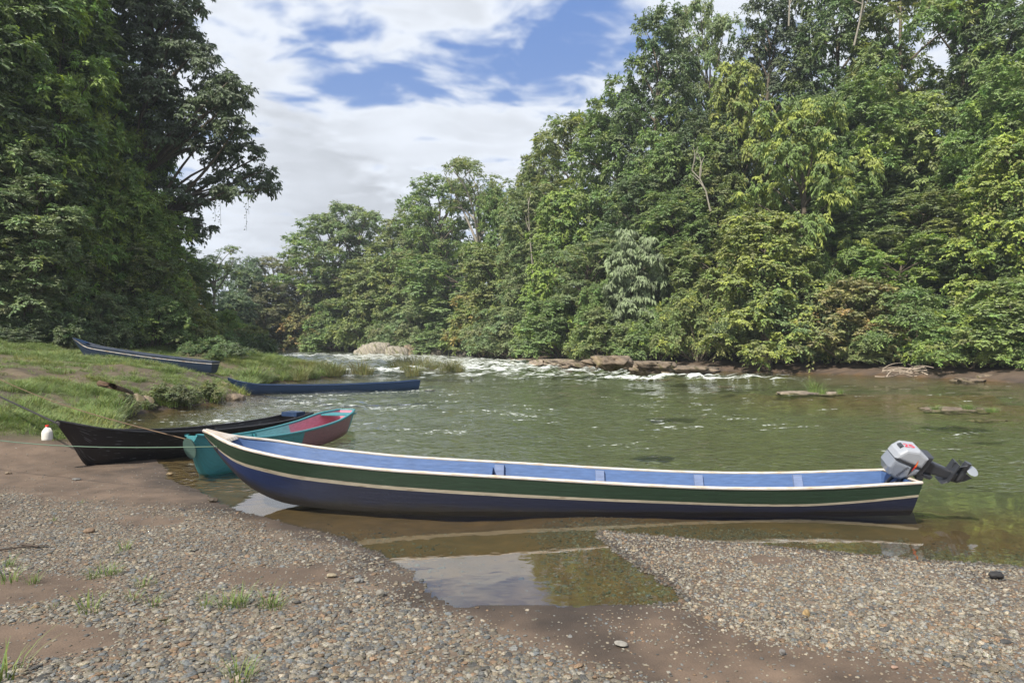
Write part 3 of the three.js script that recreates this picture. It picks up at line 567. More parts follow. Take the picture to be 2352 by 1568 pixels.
put([
  ['tall', 'mid', -40, 36, -260, 380, 'green tree closest on the left bank, cut off by the frame edge'],
  ['tall', 'fresh', 110, 38, -160, 330, 'tall yellow-green tree high on the left bank'],
  ['tall_open', 'mid', 250, 46, -190, 330, 'tall open green tree behind the round yellow-green one'],
  ['round', 'fresh', 215, 41, 190, 260, 'yellow-green tree stepping forward from the left bank wall'],
  ['tall', 'grey', 60, 35, 330, 300, 'grey-green leafy tree low on the left bank'],
  ['round', 'fresh', 265, 42, 370, 250, 'mid green round tree in the middle of the left bank'],
  ['tall', 'fresh', 345, 43, 430, 210, 'yellow-green tree beneath the overhanging crown'],
  ['round', 'olive', 300, 42, 545, 240, 'round olive tree low behind the hauled-up boat'],
  ['vine_draped', 'grey', 150, 40, 480, 240, 'grey-green creeper-hung tree low on the left bank'],
  ['tall', 'mid', 420, 62, 560, 170, 'green tree between the overhanging crown and the bend'],
  ['tall', 'mid', 330, 56, 300, 200, 'green tree in the dark between the wall and the overhanging crown'],
], 'trees of the left bank');
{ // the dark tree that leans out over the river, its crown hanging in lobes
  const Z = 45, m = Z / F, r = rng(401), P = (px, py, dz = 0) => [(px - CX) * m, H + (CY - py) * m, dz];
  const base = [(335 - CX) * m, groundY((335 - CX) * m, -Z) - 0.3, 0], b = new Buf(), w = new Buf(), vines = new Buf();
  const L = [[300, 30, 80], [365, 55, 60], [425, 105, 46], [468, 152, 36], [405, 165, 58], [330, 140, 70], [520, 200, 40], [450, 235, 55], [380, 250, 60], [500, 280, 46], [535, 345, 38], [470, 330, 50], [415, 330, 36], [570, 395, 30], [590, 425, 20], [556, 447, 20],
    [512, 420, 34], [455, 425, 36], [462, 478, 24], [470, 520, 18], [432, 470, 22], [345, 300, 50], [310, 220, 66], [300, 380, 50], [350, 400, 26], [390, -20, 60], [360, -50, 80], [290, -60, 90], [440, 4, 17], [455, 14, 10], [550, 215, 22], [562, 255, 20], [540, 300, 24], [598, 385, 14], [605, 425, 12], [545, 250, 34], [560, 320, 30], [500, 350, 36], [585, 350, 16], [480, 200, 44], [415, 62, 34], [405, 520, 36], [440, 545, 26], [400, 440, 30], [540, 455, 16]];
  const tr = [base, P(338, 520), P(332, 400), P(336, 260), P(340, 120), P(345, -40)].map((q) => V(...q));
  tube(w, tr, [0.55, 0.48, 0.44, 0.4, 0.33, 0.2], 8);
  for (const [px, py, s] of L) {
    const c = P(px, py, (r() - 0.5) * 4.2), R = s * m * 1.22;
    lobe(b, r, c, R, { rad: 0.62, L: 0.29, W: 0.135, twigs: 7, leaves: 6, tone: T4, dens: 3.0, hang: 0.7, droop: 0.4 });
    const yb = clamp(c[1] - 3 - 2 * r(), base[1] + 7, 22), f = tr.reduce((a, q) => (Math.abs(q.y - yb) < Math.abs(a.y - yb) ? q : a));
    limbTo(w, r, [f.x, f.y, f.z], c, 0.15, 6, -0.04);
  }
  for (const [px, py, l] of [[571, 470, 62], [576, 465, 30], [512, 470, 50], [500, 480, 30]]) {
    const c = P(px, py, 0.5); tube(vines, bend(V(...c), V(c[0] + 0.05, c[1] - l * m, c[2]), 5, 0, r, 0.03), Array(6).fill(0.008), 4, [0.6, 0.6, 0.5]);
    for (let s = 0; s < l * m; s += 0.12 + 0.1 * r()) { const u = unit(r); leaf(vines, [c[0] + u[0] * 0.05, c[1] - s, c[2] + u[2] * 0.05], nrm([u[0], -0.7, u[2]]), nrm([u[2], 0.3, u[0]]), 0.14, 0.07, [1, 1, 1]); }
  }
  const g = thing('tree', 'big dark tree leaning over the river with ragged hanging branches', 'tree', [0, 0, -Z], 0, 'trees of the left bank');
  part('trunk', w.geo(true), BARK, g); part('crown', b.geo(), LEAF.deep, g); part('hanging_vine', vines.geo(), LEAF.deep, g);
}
// ------------------------------------------------------------------ the wood behind, read only as a mass
{
  const r = rng(900), kinds = [['tall', 'mid'], ['tall', 'dark'], ['round', 'olive'], ['tall_open', 'dark']];
  const lists = kinds.map(() => []), M = (x, z, s) => new THREE.Matrix4().compose(V(x, groundY(x, z) - 0.4, z), new THREE.Quaternion().setFromAxisAngle(V(0, 1, 0), r() * 6.28), V(s, s * (0.8 + 0.4 * r()), s));
  const cols = kinds.map(() => []);
  const addM = (x, z, s) => { const k = Math.floor(r() * kinds.length); lists[k].push(M(x, z, s)); const q = 0.75 + 0.5 * r(); cols[k].push(rgb(q, q, q)); };
  for (let k = 0; k < 1500; k++) {
    const x = mix(-75, 110, r()), z = -mix(34, 185, r()), d = shore(x, z);
    if (!rightBank() || d < 7 || d > 34) continue;
    const px = CX + x / -z * F; if (px > 2500 || px < 640) continue;
    if (px < 1330 ? d > 12 : false) continue;
    if (r() < 0.35) addM(x, z, (px < 1300 ? 0.55 : 0.72) * (0.8 + 0.35 * r()) * (d < 12 ? 0.6 : 1));
  }
  for (let k = 0; k < 260; k++) {   // left bank
    const x = mix(-75, -16, r()), z = -mix(34, 90, r()), d = shore(x, z);
    if (d < 16 || d > 40) continue;
    const px = CX + x / -z * F; if (px > 330 || px < -900) continue;
    addM(x, z, 0.9 + 0.3 * r());
  }
  kinds.forEach(([k, t], i) => stuff(numbered('forest'), KINDS[k].crown, LEAF[t], lists[i], cols[i]));
}
// ------------------------------------------------------------------ boats
const toSRGB = (c) => { c = clamp(c); return c <= 0.0031308 ? c * 12.92 : 1.055 * Math.pow(c, 1 / 2.4) - 0.055; };
function paint(name, base, o = {}) {   // brushed paint on wood, scuffed; u runs along the boat in metres
  const s = o.seed ?? 1, wear = o.wear ?? [0.3, 0.27, 0.22], amt = o.amt ?? 0.2;
  const tex = dataTex(1024, 256, (u, v) => {
    const g = 0.86 + 0.22 * fbm(u * 24 + 0, v * 24, 4, 8) + 0.10 * fbm(u * 8, v * 64, 3, 8), k = fbm(u * 16 + s * 3, v * 32 + s, 5, 16) + 0.35 * fbm(u * 8, v * 128, 2, 8), m = smooth(0.62 - amt, 0.78 - amt, k) * (o.strength ?? 0.8);
    return [0, 1, 2].map((i) => toSRGB(mix(base[i] * g, wear[i], m)));
  }, true, [0.25, 1]);
  const bump = paint.bump ??= dataTex(512, 256, (u, v) => { const q = 0.5 + 0.3 * fbm(u * 4, v * 32, 4, 4) + 0.2 * fbm(u * 32, v * 32, 3, 32); return [q, q, q]; }, false, [0.4, 1]);
  return new THREE.MeshPhysicalMaterial({ name, color: 0xffffff, map: tex, bumpMap: bump, bumpScale: o.bump ?? 0.006, roughness: o.rough ?? 0.45, side: THREE.DoubleSide });
}
const M = {
  navy: paint('navy paint', [0.007, 0.011, 0.032], { amt: 0.16, wear: [0.026, 0.027, 0.036], seed: 2 }), bowBlue: paint('rubbed blue paint', [0.012, 0.033, 0.10], { amt: 0.2, wear: [0.05, 0.08, 0.16], seed: 22 }), green: paint('green paint', [0.014, 0.036, 0.020], { amt: 0.14, wear: [0.05, 0.085, 0.06], seed: 3 }),
  white: paint('white paint', [0.58, 0.56, 0.54], { amt: 0.60, wear: [0.36, 0.24, 0.12], seed: 4, rough: 0.5 }), cream: paint('cream stripe', [0.34, 0.30, 0.23], { amt: 0.36, wear: [0.16, 0.125, 0.08], seed: 5 }),
  blue: paint('bright blue paint', [0.062, 0.120, 0.27], { amt: 0.12, wear: [0.17, 0.23, 0.36], frame: 0, seed: 6, rough: 0.55, bump: 0.005 }), black: paint('black tar', [0.012, 0.010, 0.011], { amt: 0.30, wear: [0.13, 0.13, 0.14], seed: 7, rough: 0.5 }),
  teal: paint('teal paint', [0.045, 0.23, 0.26], { amt: 0.16, wear: [0.09, 0.24, 0.26], seed: 8 }), paleTeal: paint('pale teal paint', [0.21, 0.47, 0.49], { amt: 0.2, wear: [0.3, 0.5, 0.5], seed: 18 }), pink: paint('pink paint', [0.55, 0.20, 0.27], { amt: 0.2, wear: [0.5, 0.3, 0.35], seed: 9 }), pinkOut: paint('dull pink paint', [0.23, 0.10, 0.125], { amt: 0.24, wear: [0.08, 0.17, 0.17], seed: 10 }),
  frame: paint('pale blue paint', [0.17, 0.22, 0.36], { amt: 0.2, wear: [0.35, 0.42, 0.62], seed: 16, rough: 0.3 }), cobalt: paint('worn blue paint', [0.008, 0.030, 0.085], { amt: 0.2, wear: [0.03, 0.055, 0.10], seed: 11 }), slate: paint('dark blue paint', [0.010, 0.022, 0.048], { amt: 0.2, wear: [0.03, 0.045, 0.07], seed: 12 }),
  grime: paint('bare weathered wood', [0.07, 0.13, 0.11], { amt: 0.3, wear: [0.07, 0.10, 0.08], seed: 13, rough: 0.8 }), bottom: paint('stained bottom', [0.012, 0.014, 0.024], { amt: 0.3, wear: [0.07, 0.05, 0.025], seed: 14 }),
};
// T: rows of [x, keel y, gunwale y, half beam, half bottom]; strips: [name, lower share, upper share, material or [[from, to, material], ...]]
function hull(g, T, o) {
  const x0 = T[0][0], x1 = T[T.length - 1][0], N = o.n ?? 72, th = o.th ?? 0.035, xs = [];
  for (let k = 0; k <= N; k++) xs.push(mix(x0, x1, Math.pow(k / N, 1.25)));
  const S = (x) => ({ k: table(T, x, 1), s: table(T, x, 2), b: Math.max(table(T, x, 3), 0.012), w: Math.max(table(T, x, 4), 0.008) });
  const half = (q, w) => (w < 0 ? q.w * (1 + w) : q.w + (q.b - q.w) * Math.pow(w, o.curve ?? 0.7));
  const rake = (x, w) => (o.rake ?? 0.06) * smooth(x1 - 0.5, x1, x) * (w < 0 ? 0 : w);
  const P = (x, w, side) => { const q = S(x); return [x + rake(x, w), q.k + (q.s - q.k) * Math.max(w, 0) - 0.02 * Math.max(0, -w) , side * half(q, w)]; };
  const f = (v, x) => (typeof v === 'function' ? v(x) : v);
  const strip = (name, lo, hi, mat, tint) => {
    if (tint) mat.vertexColors = true;
    for (const [a, b, m] of Array.isArray(mat) ? mat : [[x0, x1, mat]]) {
      const B = new Buf(), use = [a, ...xs.filter((x) => x > a + 0.01 && x < b - 0.01), b], R = 5;
      for (const side of [1, -1]) {
        const s0 = B.p.length / 3;
        use.forEach((x) => { for (let j = 0; j <= R; j++) { const w = mix(f(lo, x), f(hi, x), j / R); B.v(...P(x, w, side), tint ? tint(x, w) : null, x, w * 0.6); } });
        for (let k = 0; k + 1 < use.length; k++) for (let j = 0; j < R; j++) { const i = s0 + k * (R + 1) + j; side > 0 ? B.q(i, i + R + 1, i + R + 2, i + 1) : B.q(i, i + 1, i + R + 2, i + R + 1); }
      }
      const cap = (x) => { const s0 = B.p.length / 3; for (let j = 0; j <= R; j++) { const w = mix(f(lo, x), f(hi, x), j / R); B.v(...P(x, w, 1), tint ? tint(x, w) : null, 0, w); B.v(...P(x, w, -1), tint ? tint(x, w) : null, 0.5, w); } for (let j = 0; j < R; j++) B.q(s0 + j * 2, s0 + j * 2 + 1, s0 + j * 2 + 3, s0 + j * 2 + 2); };
      if (a === x0) cap(x0); if (b === x1) cap(x1);
      part(name, B.geo(true), m, g);
    }
  };
  strip('bottom', -1, 0.0, o.bottomMat ?? o.strips[0][3]);
  for (const [name, lo, hi, mat, tint] of o.strips) strip(name, lo, hi, mat, tint);
  // inside
  const d0 = o.deck ?? x0 + 0.45, d1 = x1 - 0.04, inside = (x, w, side) => { const q = S(x), e = smooth(d0 - 0.01, d0 + (o.scoop ?? 0.55), x), fl = mix(q.s - 0.02, q.k + 0.07, e), y = mix(fl, q.s, Math.max(w, 0)), ww = (y - q.k) / (q.s - q.k), hf = Math.max(0.01, half(q, ww) - th) * (0.35 + 0.65 * smooth(d0 - 0.01, d0 + 0.18, x)); return [Math.min(x + rake(x, ww) - 0.02, 99), y, side * (w < 0 ? hf * (1 + w) : hf)]; };
  for (const [a, b, m] of Array.isArray(o.inner) ? o.inner : [[d0, d1, o.inner]]) {
    const B = new Buf(), lo = Math.max(a, d0), hi = Math.min(b, d1), use = [lo, ...xs.filter((x) => x > lo + 0.01 && x < hi - 0.01), hi], W = [-1, -0.5, -0.01, 0, 0.25, 0.5, 0.75, 1];
    for (const side of [1, -1]) {
      const s0 = B.p.length / 3, R = W.length - 1;
      use.forEach((x) => W.forEach((w) => B.v(...inside(x, w, side), null, x, w * 0.5)));
      for (let k = 0; k + 1 < use.length; k++) for (let j = 0; j < R; j++) { const i = s0 + k * (R + 1) + j; side > 0 ? B.q(i, i + 1, i + R + 2, i + R + 1) : B.q(i, i + R + 1, i + R + 2, i + 1); }
    }
    if (hi === d1) { const s0 = B.p.length / 3; W.forEach((w) => { B.v(...inside(hi, w, 1), null, 0, w); B.v(...inside(hi, w, -1), null, 0.5, w); }); for (let j = 0; j + 1 < W.length; j++) B.q(s0 + j * 2, s0 + j * 2 + 1, s0 + j * 2 + 3, s0 + j * 2 + 2); }
    part('inner_side', B.geo(true), m, g);
  }
  // gunwale rail, round-edged, both sides and over the transom
  const sweep = (pts, hw, hh, mat, name) => {
    const B = new Buf(), K = 10; let prev = -1, run = 0;
    pts.forEach((p, k) => {
      const d = V().subVectors(pts[Math.min(k + 1, pts.length - 1)], pts[Math.max(k - 1, 0)]).normalize(), s = V(-d.z, 0, d.x).normalize(), t = V().crossVectors(s, d).normalize(); if (t.y < 0) t.negate();
      if (k) run += p.distanceTo(pts[k - 1]);
      const r = B.p.length / 3;
      for (let j = 0; j < K; j++) { const a = j / K * 6.2832, c = Math.sign(Math.cos(a)) * Math.pow(Math.abs(Math.cos(a)), 0.6) * hw, e = Math.sign(Math.sin(a)) * Math.pow(Math.abs(Math.sin(a)), 0.6) * hh; B.v(p.x + s.x * c + t.x * e, p.y + s.y * c + t.y * e, p.z + s.z * c + t.z * e, null, run, j / K * 0.4); }
      if (k) for (let j = 0; j < K; j++) { const m = (j + 1) % K; B.q(prev + j, prev + m, r + m, r + j); }
      prev = r;
    });
    for (const e of [prev, 0]) for (let j = 1; j + 1 < K; j++) B.t(e, e + j, e + j + 1);
    part(name, B.geo(true), mat, g);
  };
  const rw = o.railW ?? 0.032, rh = o.railH ?? 0.024;
  for (const side of [1, -1]) { const pts = []; for (let k = 0; k <= 60; k++) { const x = mix(x0, x1, Math.pow(k / 60, 1.2)), p = P(x, 1, side); pts.push(V(p[0], p[1] + 0.006, p[2] - side * (th * 0.4))); } sweep(pts, rw, rh, o.rail, 'gunwale'); }
  { const a = P(x1, 1, 1), b = P(x1, 1, -1); sweep([V(...a), V(mix(a[0], b[0], 0.5), a[1], 0), V(...b)].map((q) => V(q.x - 0.01, q.y + 0.003, q.z * 0.95)), rw * 0.9, rh * 0.9, o.rail, 'transom_cap'); }
  if (o.deckMat) { const B = new Buf(), n = 14; for (let k = 0; k <= n; k++) { const x = mix(x0, d0 + 0.12, k / n), p = P(x, 1, 1); for (let j = -2; j <= 2; j++) B.v(p[0], p[1] + 0.016 - 0.0 * j * j - (k === n ? 0.03 : 0), p[2] * j / 2 * (k === n ? 0.9 : 1), null, x, j * 0.1); } for (let k = 0; k < n; k++) for (let j = 0; j < 4; j++) { const i = k * 5 + j; B.q(i, i + 1, i + 6, i + 5); } part('bow_deck', B.geo(true), o.deckMat, g); }
  for (const [x, wd] of o.frames ?? []) {   // frames of bent plank: up one side, over the floor, up the other
    const B = new Buf(), path = []; for (const w of [0.97, 0.75, 0.5, 0.25, 0.02]) path.push([w, 1]); for (const w of [0.02, 0.25, 0.5, 0.75, 0.97]) path.push([w, -1]);
    path.forEach(([w, sd], i) => { for (const [dx, inn] of [[-wd / 2, 0], [-wd / 2, 0.05], [wd / 2, 0.05], [wd / 2, 0]]) { const p = inside(x + dx, w, sd), up = w < 0.1 ? 0.03 : 0; B.v(p[0], p[1] + (inn ? up : 0), p[2] - sd * inn, null, p[0], i * 0.1); } if (i) { const a = (i - 1) * 4; for (let j = 0; j < 3; j++) B.q(a + j, a + j + 1, a + j + 5, a + j + 4); } });
    const gm = B.geo().toNonIndexed(); gm.computeVertexNormals(); part('frame', gm, o.frameMat ?? (Array.isArray(o.inner) ? o.inner[0][2] : o.inner), g);
  }
  return { P, S, inside };
}
const stripeAt = (rows) => (x) => table(rows, clamp(x, rows[0][0], rows[rows.length - 1][0]), 1);
{
  const g = thing('canoe', 'long green, white and navy wooden canoe with bright blue inside, carrying the outboard motor', 'canoe', [0, 0, -9.14], 0.0);
  const T = [[-4.14, 0.94, 1.0, 0.045, 0.012], [-3.98, 0.73, 0.95, 0.10, 0.012], [-3.84, 0.554, 0.90, 0.19, 0.02], [-3.61, 0.331, 0.845, 0.33, 0.05], [-3.37, 0.185, 0.80, 0.44, 0.09], [-3.08, 0.079, 0.745, 0.485, 0.14], [-2.79, 0.035, 0.695, 0.51, 0.19], [-2.32, 0.0, 0.635, 0.525, 0.25],
    [-1.5, -0.05, 0.555, 0.53, 0.29], [0.13, -0.09, 0.460, 0.535, 0.31], [1.79, -0.09, 0.366, 0.535, 0.31], [2.89, -0.09, 0.328, 0.53, 0.31], [4.0, -0.085, 0.333, 0.51, 0.30], [5.2, -0.07, 0.385, 0.45, 0.27]];
  const st = stripeAt([[-4.14, 0.1], [-3.85, 0.42], [-3.33, 0.60], [-2.65, 0.61], [-1.46, 0.585], [-0.15, 0.545], [2.13, 0.475], [3.65, 0.41], [4.66, 0.50], [5.2, 0.585]]), hi = (x) => st(x) + 0.075;
  const kit = hull(g, T, { n: 90, deck: -3.88, strips: [['lower_side', 0, st, M.navy, (x, w) => { const k = 1 - smooth(-3.9, -1.9, x), m = smooth(0.30, 0.12, w + 0.10 * fbm(x * 2, w * 3, 3)) * 0.8; return [mix(1 + 0.5 * k, 3.6, m), mix(1 + 1.4 * k, 2.0, m), mix(1 + 2.0 * k, 0.45, m)]; }], ['stripe', st, hi, M.cream], ['upper_side', hi, 1, M.green]], bottomMat: M.bottom, inner: M.blue, rail: M.white, deckMat: M.white, railW: 0.025, railH: 0.019, frames: [[-0.16, 0.13], [1.26, 0.12], [2.65, 0.12], [4.04, 0.12]], frameMat: M.frame, scoop: 0.7 });
  // the low bulkhead beside the first frame
  const s = kit.S(-0.3), sh = new THREE.Shape(); sh.moveTo(-s.w * 0.9, s.k + 0.06); sh.lineTo(s.w * 0.9, s.k + 0.06); sh.lineTo(s.b - 0.06, s.s - 0.06); sh.lineTo(-s.b + 0.06, s.s - 0.06);
  const bg = new THREE.ExtrudeGeometry(sh, { depth: 0.03, bevelEnabled: false }); bg.rotateY(Math.PI / 2); bg.translate(-0.30, 0, 0); bg.computeBoundingBox(); part('bulkhead', bg, M.blue, g);
}
{
  const g = thing('canoe', 'black tarred canoe with its bow on the mud and a white jug at its stem', 'canoe', [-7.55, 0, -11.3], 1.148);
  hull(g, [[0, 0.80, 0.86, 0.05, 0.012], [0.2, 0.5, 0.80, 0.15, 0.02], [0.45, 0.1, 0.72, 0.26, 0.05], [0.6, 0.01, 0.68, 0.31, 0.09], [1.2, -0.02, 0.56, 0.39, 0.18], [2.5, -0.06, 0.42, 0.43, 0.25], [4, -0.08, 0.36, 0.43, 0.25], [5.2, -0.06, 0.38, 0.39, 0.2], [5.85, -0.02, 0.45, 0.30, 0.15]],
    { deck: 0.4, strips: [['side', 0, 1, M.black]], inner: M.black, rail: M.black, deckMat: M.black, frames: [[2.2, 0.08], [3.6, 0.08]] });
  const b = new THREE.BoxGeometry(0.30, 0.10, 0.46).translate(5.55, 0.46, 0); part('stern_seat', b, M.cobalt, g);
}
{
  const g = thing('canoe', 'teal canoe with pink stern, tied between the black canoe and the long green one', 'canoe', [-5.15, 0, -10.9], 1.41);
  const parts = [[0, 3.0, M.teal], [3.0, 5.6, M.pinkOut], [5.6, 6.2, M.teal]];
  const kit = hull(g, [[0, 0.58, 0.69, 0.10, 0.03], [0.12, 0.3, 0.67, 0.17, 0.04], [0.27, 0.05, 0.63, 0.24, 0.07], [0.42, -0.03, 0.60, 0.29, 0.11], [1.2, -0.06, 0.48, 0.41, 0.22], [2.8, -0.08, 0.38, 0.47, 0.3], [4.5, -0.08, 0.38, 0.48, 0.3], [5.6, -0.03, 0.46, 0.40, 0.24], [6.2, 0.10, 0.48, 0.20, 0.1]],
    { deck: 0.35, strips: [['side', 0, 1, parts]], bottomMat: M.teal, inner: [[0.35, 4.1, M.paleTeal], [4.1, 6.16, M.pink]], rail: M.teal, deckMat: M.teal, frames: [[2.6, 0.09]], frameMat: M.teal });
  const q = kit.S(5.6), B = new THREE.BoxGeometry(0.5, 0.03, q.b * 1.75).translate(5.75, 0.43, 0); part('stern_seat', B, M.teal, g);
  const c = new THREE.CylinderGeometry(0.15, 0.12, 0.05, 20); c.scale(1.25, 1, 0.7); c.rotateZ(Math.PI / 2); c.rotateZ(0.35); c.translate(-0.03, 0.50, 0); part('stem_plate', c, M.grime, g);
}
{
  const g = thing('canoe', 'plain blue canoe afloat below the rapids, bow against the grassy spit', 'canoe', [-11.9, 0, -28.4], 0.425);
  hull(g, [[0, 0.60, 0.68, 0.05, 0.012], [0.35, 0.3, 0.55, 0.16, 0.03], [0.8, 0.03, 0.44, 0.28, 0.09], [1.3, -0.03, 0.36, 0.34, 0.16], [4, -0.08, 0.28, 0.38, 0.22], [7, -0.08, 0.32, 0.36, 0.22], [8.2, -0.04, 0.39, 0.30, 0.18]],
    { deck: 0.6, strips: [['side', 0, 1, M.cobalt]], inner: M.cobalt, rail: M.cobalt, deckMat: M.cobalt, railW: 0.022, railH: 0.014 });
}
{
  const g = thing('canoe', 'dark blue canoe with thin white line, hauled up on the left bank', 'canoe', [-20.5, 1.52, -31.6], -0.21);
  g.rotation.z = -0.097;
  hull(g, [[0, 0.78, 0.84, 0.05, 0.012], [0.4, 0.4, 0.76, 0.15, 0.03], [0.85, 0.03, 0.66, 0.26, 0.09], [1.4, 0.0, 0.58, 0.32, 0.15], [4, -0.02, 0.50, 0.37, 0.22], [6.5, 0, 0.49, 0.35, 0.2], [7.5, 0.02, 0.51, 0.29, 0.16]],
    { deck: 0.6, strips: [['side', 0, 0.80, M.slate], ['stripe', 0.80, 0.86, M.white], ['upper_side', 0.86, 1, M.slate]], bottomMat: M.slate, inner: M.slate, rail: M.slate, deckMat: M.cobalt, railW: 0.022, railH: 0.014 });
}
// ------------------------------------------------------------------ outboard motor, tilted up out of the water; built upright about its clamp, x aft
{
  const g = thing('outboard_motor', 'silver and black outboard motor tilted up on the stern of the long canoe', 'outboard motor', [5.27, 0.36, -9.12]);
  g.rotation.order = 'ZYX'; g.rotation.set(0, -0.36, 1.22);
  const silver = new THREE.MeshPhysicalMaterial({ name: 'silver paint', color: rgb(0.27, 0.285, 0.315), roughness: 0.35, clearcoat: 0.6, clearcoatRoughness: 0.2 }), grey = silver.clone(); grey.name = 'grey silver paint'; grey.color = rgb(0.17, 0.188, 0.225);
  const dark = new THREE.MeshPhysicalMaterial({ name: 'black casting', color: rgb(0.022, 0.024, 0.030), roughness: 0.4, clearcoat: 0.3, clearcoatRoughness: 0.3 }), steel = new THREE.MeshStandardMaterial({ name: 'worn metal', color: rgb(0.38, 0.40, 0.42), roughness: 0.35, metalness: 0.7 });
  const ex = (pts, wd, bev, mat, name, parent = g) => { const sh = new THREE.Shape(pts.map((p) => new THREE.Vector2(...p))), q = new THREE.ExtrudeGeometry(sh, { depth: wd - 2 * bev, bevelEnabled: bev > 0, bevelSize: bev, bevelThickness: bev, bevelSegments: 3, bevelOffset: -bev }); q.translate(0, 0, -wd / 2 + bev); return part(name, q, mat, parent); };
  const front = ex([[0.15, -0.03], [0.244, -0.04], [0.262, 0.34], [0.13, 0.36], [0.03, 0.30], [0.0, 0.21], [0.014, 0.12]], 0.30, 0.045, grey, 'front_cowl');
  const rear = ex([[0.256, -0.041], [0.42, -0.057], [0.485, 0.10], [0.445, 0.263], [0.35, 0.325], [0.274, 0.338]], 0.31, 0.045, silver, 'rear_cowl');
  ex([[0.235, -0.03], [0.28, -0.03], [0.29, 0.325], [0.25, 0.325]], 0.30, 0.03, dark, 'cowl_seam');
  const slot = new THREE.BoxGeometry(0.05, 0.03, 0.10); slot.rotateZ(-0.9); slot.translate(0.418, 0.285, 0); part('air_intake', slot, dark, rear);
  ex([[0.10, -0.10], [0.45, -0.12], [0.43, -0.035], [0.14, -0.01]], 0.24, 0.02, dark, 'lower_pan');
  ex([[0.17, -0.10], [0.37, -0.11], [0.345, -0.43], [0.34, -0.56], [0.22, -0.56], [0.205, -0.31]], 0.11, 0.03, dark, 'leg');
  ex([[0.14, -0.40], [0.20, -0.45], [0.47, -0.465], [0.47, -0.48], [0.20, -0.48]], 0.20, 0.006, dark, 'cavitation_plate');
  ex([[0.33, -0.465], [0.465, -0.44], [0.47, -0.455], [0.40, -0.53], [0.33, -0.53]], 0.03, 0.008, dark, 'trim_tab');
  const torpedo = new THREE.LatheGeometry([[0, -0.10], [0.03, -0.085], [0.052, -0.04], [0.055, 0.05], [0.045, 0.13], [0, 0.131]].map((p) => new THREE.Vector2(...p)), 20); torpedo.rotateZ(-Math.PI / 2); torpedo.translate(0.30, -0.61, 0); part('gearcase', torpedo, dark, g);
  ex([[0.19, -0.55], [0.37, -0.60], [0.36, -0.69], [0.335, -0.77], [0.26, -0.71], [0.20, -0.63]], 0.022, 0.006, dark, 'skeg');
  const prop = new THREE.Group(); prop.name = 'propeller'; prop.position.set(0.455, -0.61, 0); prop.scale.setScalar(1.25); g.add(prop);
  const hub = new THREE.CylinderGeometry(0.036, 0.042, 0.10, 18); hub.rotateZ(-Math.PI / 2); part('hub', hub, dark, prop);
  for (let k = 0; k < 3; k++) { const B = new Buf(); for (let i = 0; i <= 8; i++) for (let j = 0; j <= 6; j++) { const t = i / 8, u = j / 6 - 0.5, rr = 0.035 + 0.095 * t, wd = 0.11 * Math.sqrt(Math.sin(Math.PI * clamp(0.12 + 0.86 * t, 0, 0.995))), a = u * wd / rr * 0.75, pitch = u * wd * 0.65; B.v(pitch - 0.02 * t, Math.cos(a) * rr, Math.sin(a) * rr, null, t, u); } for (let i = 0; i < 8; i++) for (let j = 0; j < 6; j++) { const a = i * 7 + j; B.q(a, a + 1, a + 8, a + 7); } const m = part('blade', B.geo(true), steel, prop); m.rotation.x = k * 2.0944 + 0.5; m.material.side = THREE.DoubleSide; }
  ex([[-0.06, -0.20], [0.0, -0.22], [0.02, 0.05], [0.06, 0.08], [0.14, 0.02], [0.14, -0.24], [0.19, -0.26], [0.19, 0.0], [0.10, 0.12], [-0.04, 0.08]], 0.20, 0.012, dark, 'clamp_bracket');
  for (const s of [-1, 1]) { const c = new THREE.CylinderGeometry(0.012, 0.012, 0.12, 10); c.rotateZ(Math.PI / 2); c.translate(-0.09, -0.03, s * 0.07); part('clamp_screw', c, steel, g); const d = new THREE.CylinderGeometry(0.032, 0.032, 0.012, 14); d.rotateZ(Math.PI / 2); d.translate(-0.15, -0.03, s * 0.07); part('clamp_knob', d, dark, g); }
  const pivot = new THREE.CylinderGeometry(0.045, 0.045, 0.24, 16); pivot.rotateX(Math.PI / 2); pivot.translate(0.12, -0.10, 0); part('tilt_pivot', pivot, dark, g);
  ex([[0.05, 0.06], [0.09, 0.10], [-0.24, 0.17], [-0.42, 0.18], [-0.42, 0.145], [-0.24, 0.135]], 0.04, 0.012, dark, 'tiller').position.z = -0.06;
  { const B = new Buf(); tube(B, [V(-0.02, 0.12, 0.10), V(-0.10, 0.20, 0.13), V(-0.20, 0.16, 0.14), V(-0.26, 0.02, 0.10), V(-0.24, -0.12, 0.05)], Array(5).fill(0.010), 6); part('fuel_hose', B.geo(true), dark, g); }
  // lettering
  const decal = (wd, ht, px, draw) => { const c = document.createElement('canvas'); c.width = Math.round(wd * px); c.height = Math.round(ht * px); const x = c.getContext('2d'); x.scale(px, px); draw(x, wd, ht); const t = new THREE.CanvasTexture(c); t.colorSpace = THREE.SRGBColorSpace; return new THREE.MeshStandardMaterial({ name: 'print', map: t, transparent: true, roughness: 0.4 }); };
  const rot = (x, px, py, a, size, text, color, font) => { x.save(); x.translate(px, 0.36 - py); x.rotate(a); x.fillStyle = color; x.scale(size / 100, size / 100); x.font = font; x.fillText(text, 0, 0); x.restore(); };
  const m1 = decal(0.46, 0.40, 1400, (x) => {
    rot(x, 0.05, 0.195, 0.40, 0.042, 'TOHATSU', '#15161c', 'bold 100px sans-serif');
    x.fillStyle = '#15161c'; x.beginPath(); x.moveTo(0.10, 0.36 - 0.085); x.lineTo(0.25, 0.36 - 0.105); x.lineTo(0.25, 0.36 - 0.06); x.closePath(); x.fill();
    x.fillStyle = '#b02418'; x.beginPath(); x.moveTo(0.18, 0.36 - 0.075); x.lineTo(0.37, 0.36 - 0.072); x.lineTo(0.27, 0.36 - 0.045); x.closePath(); x.fill();
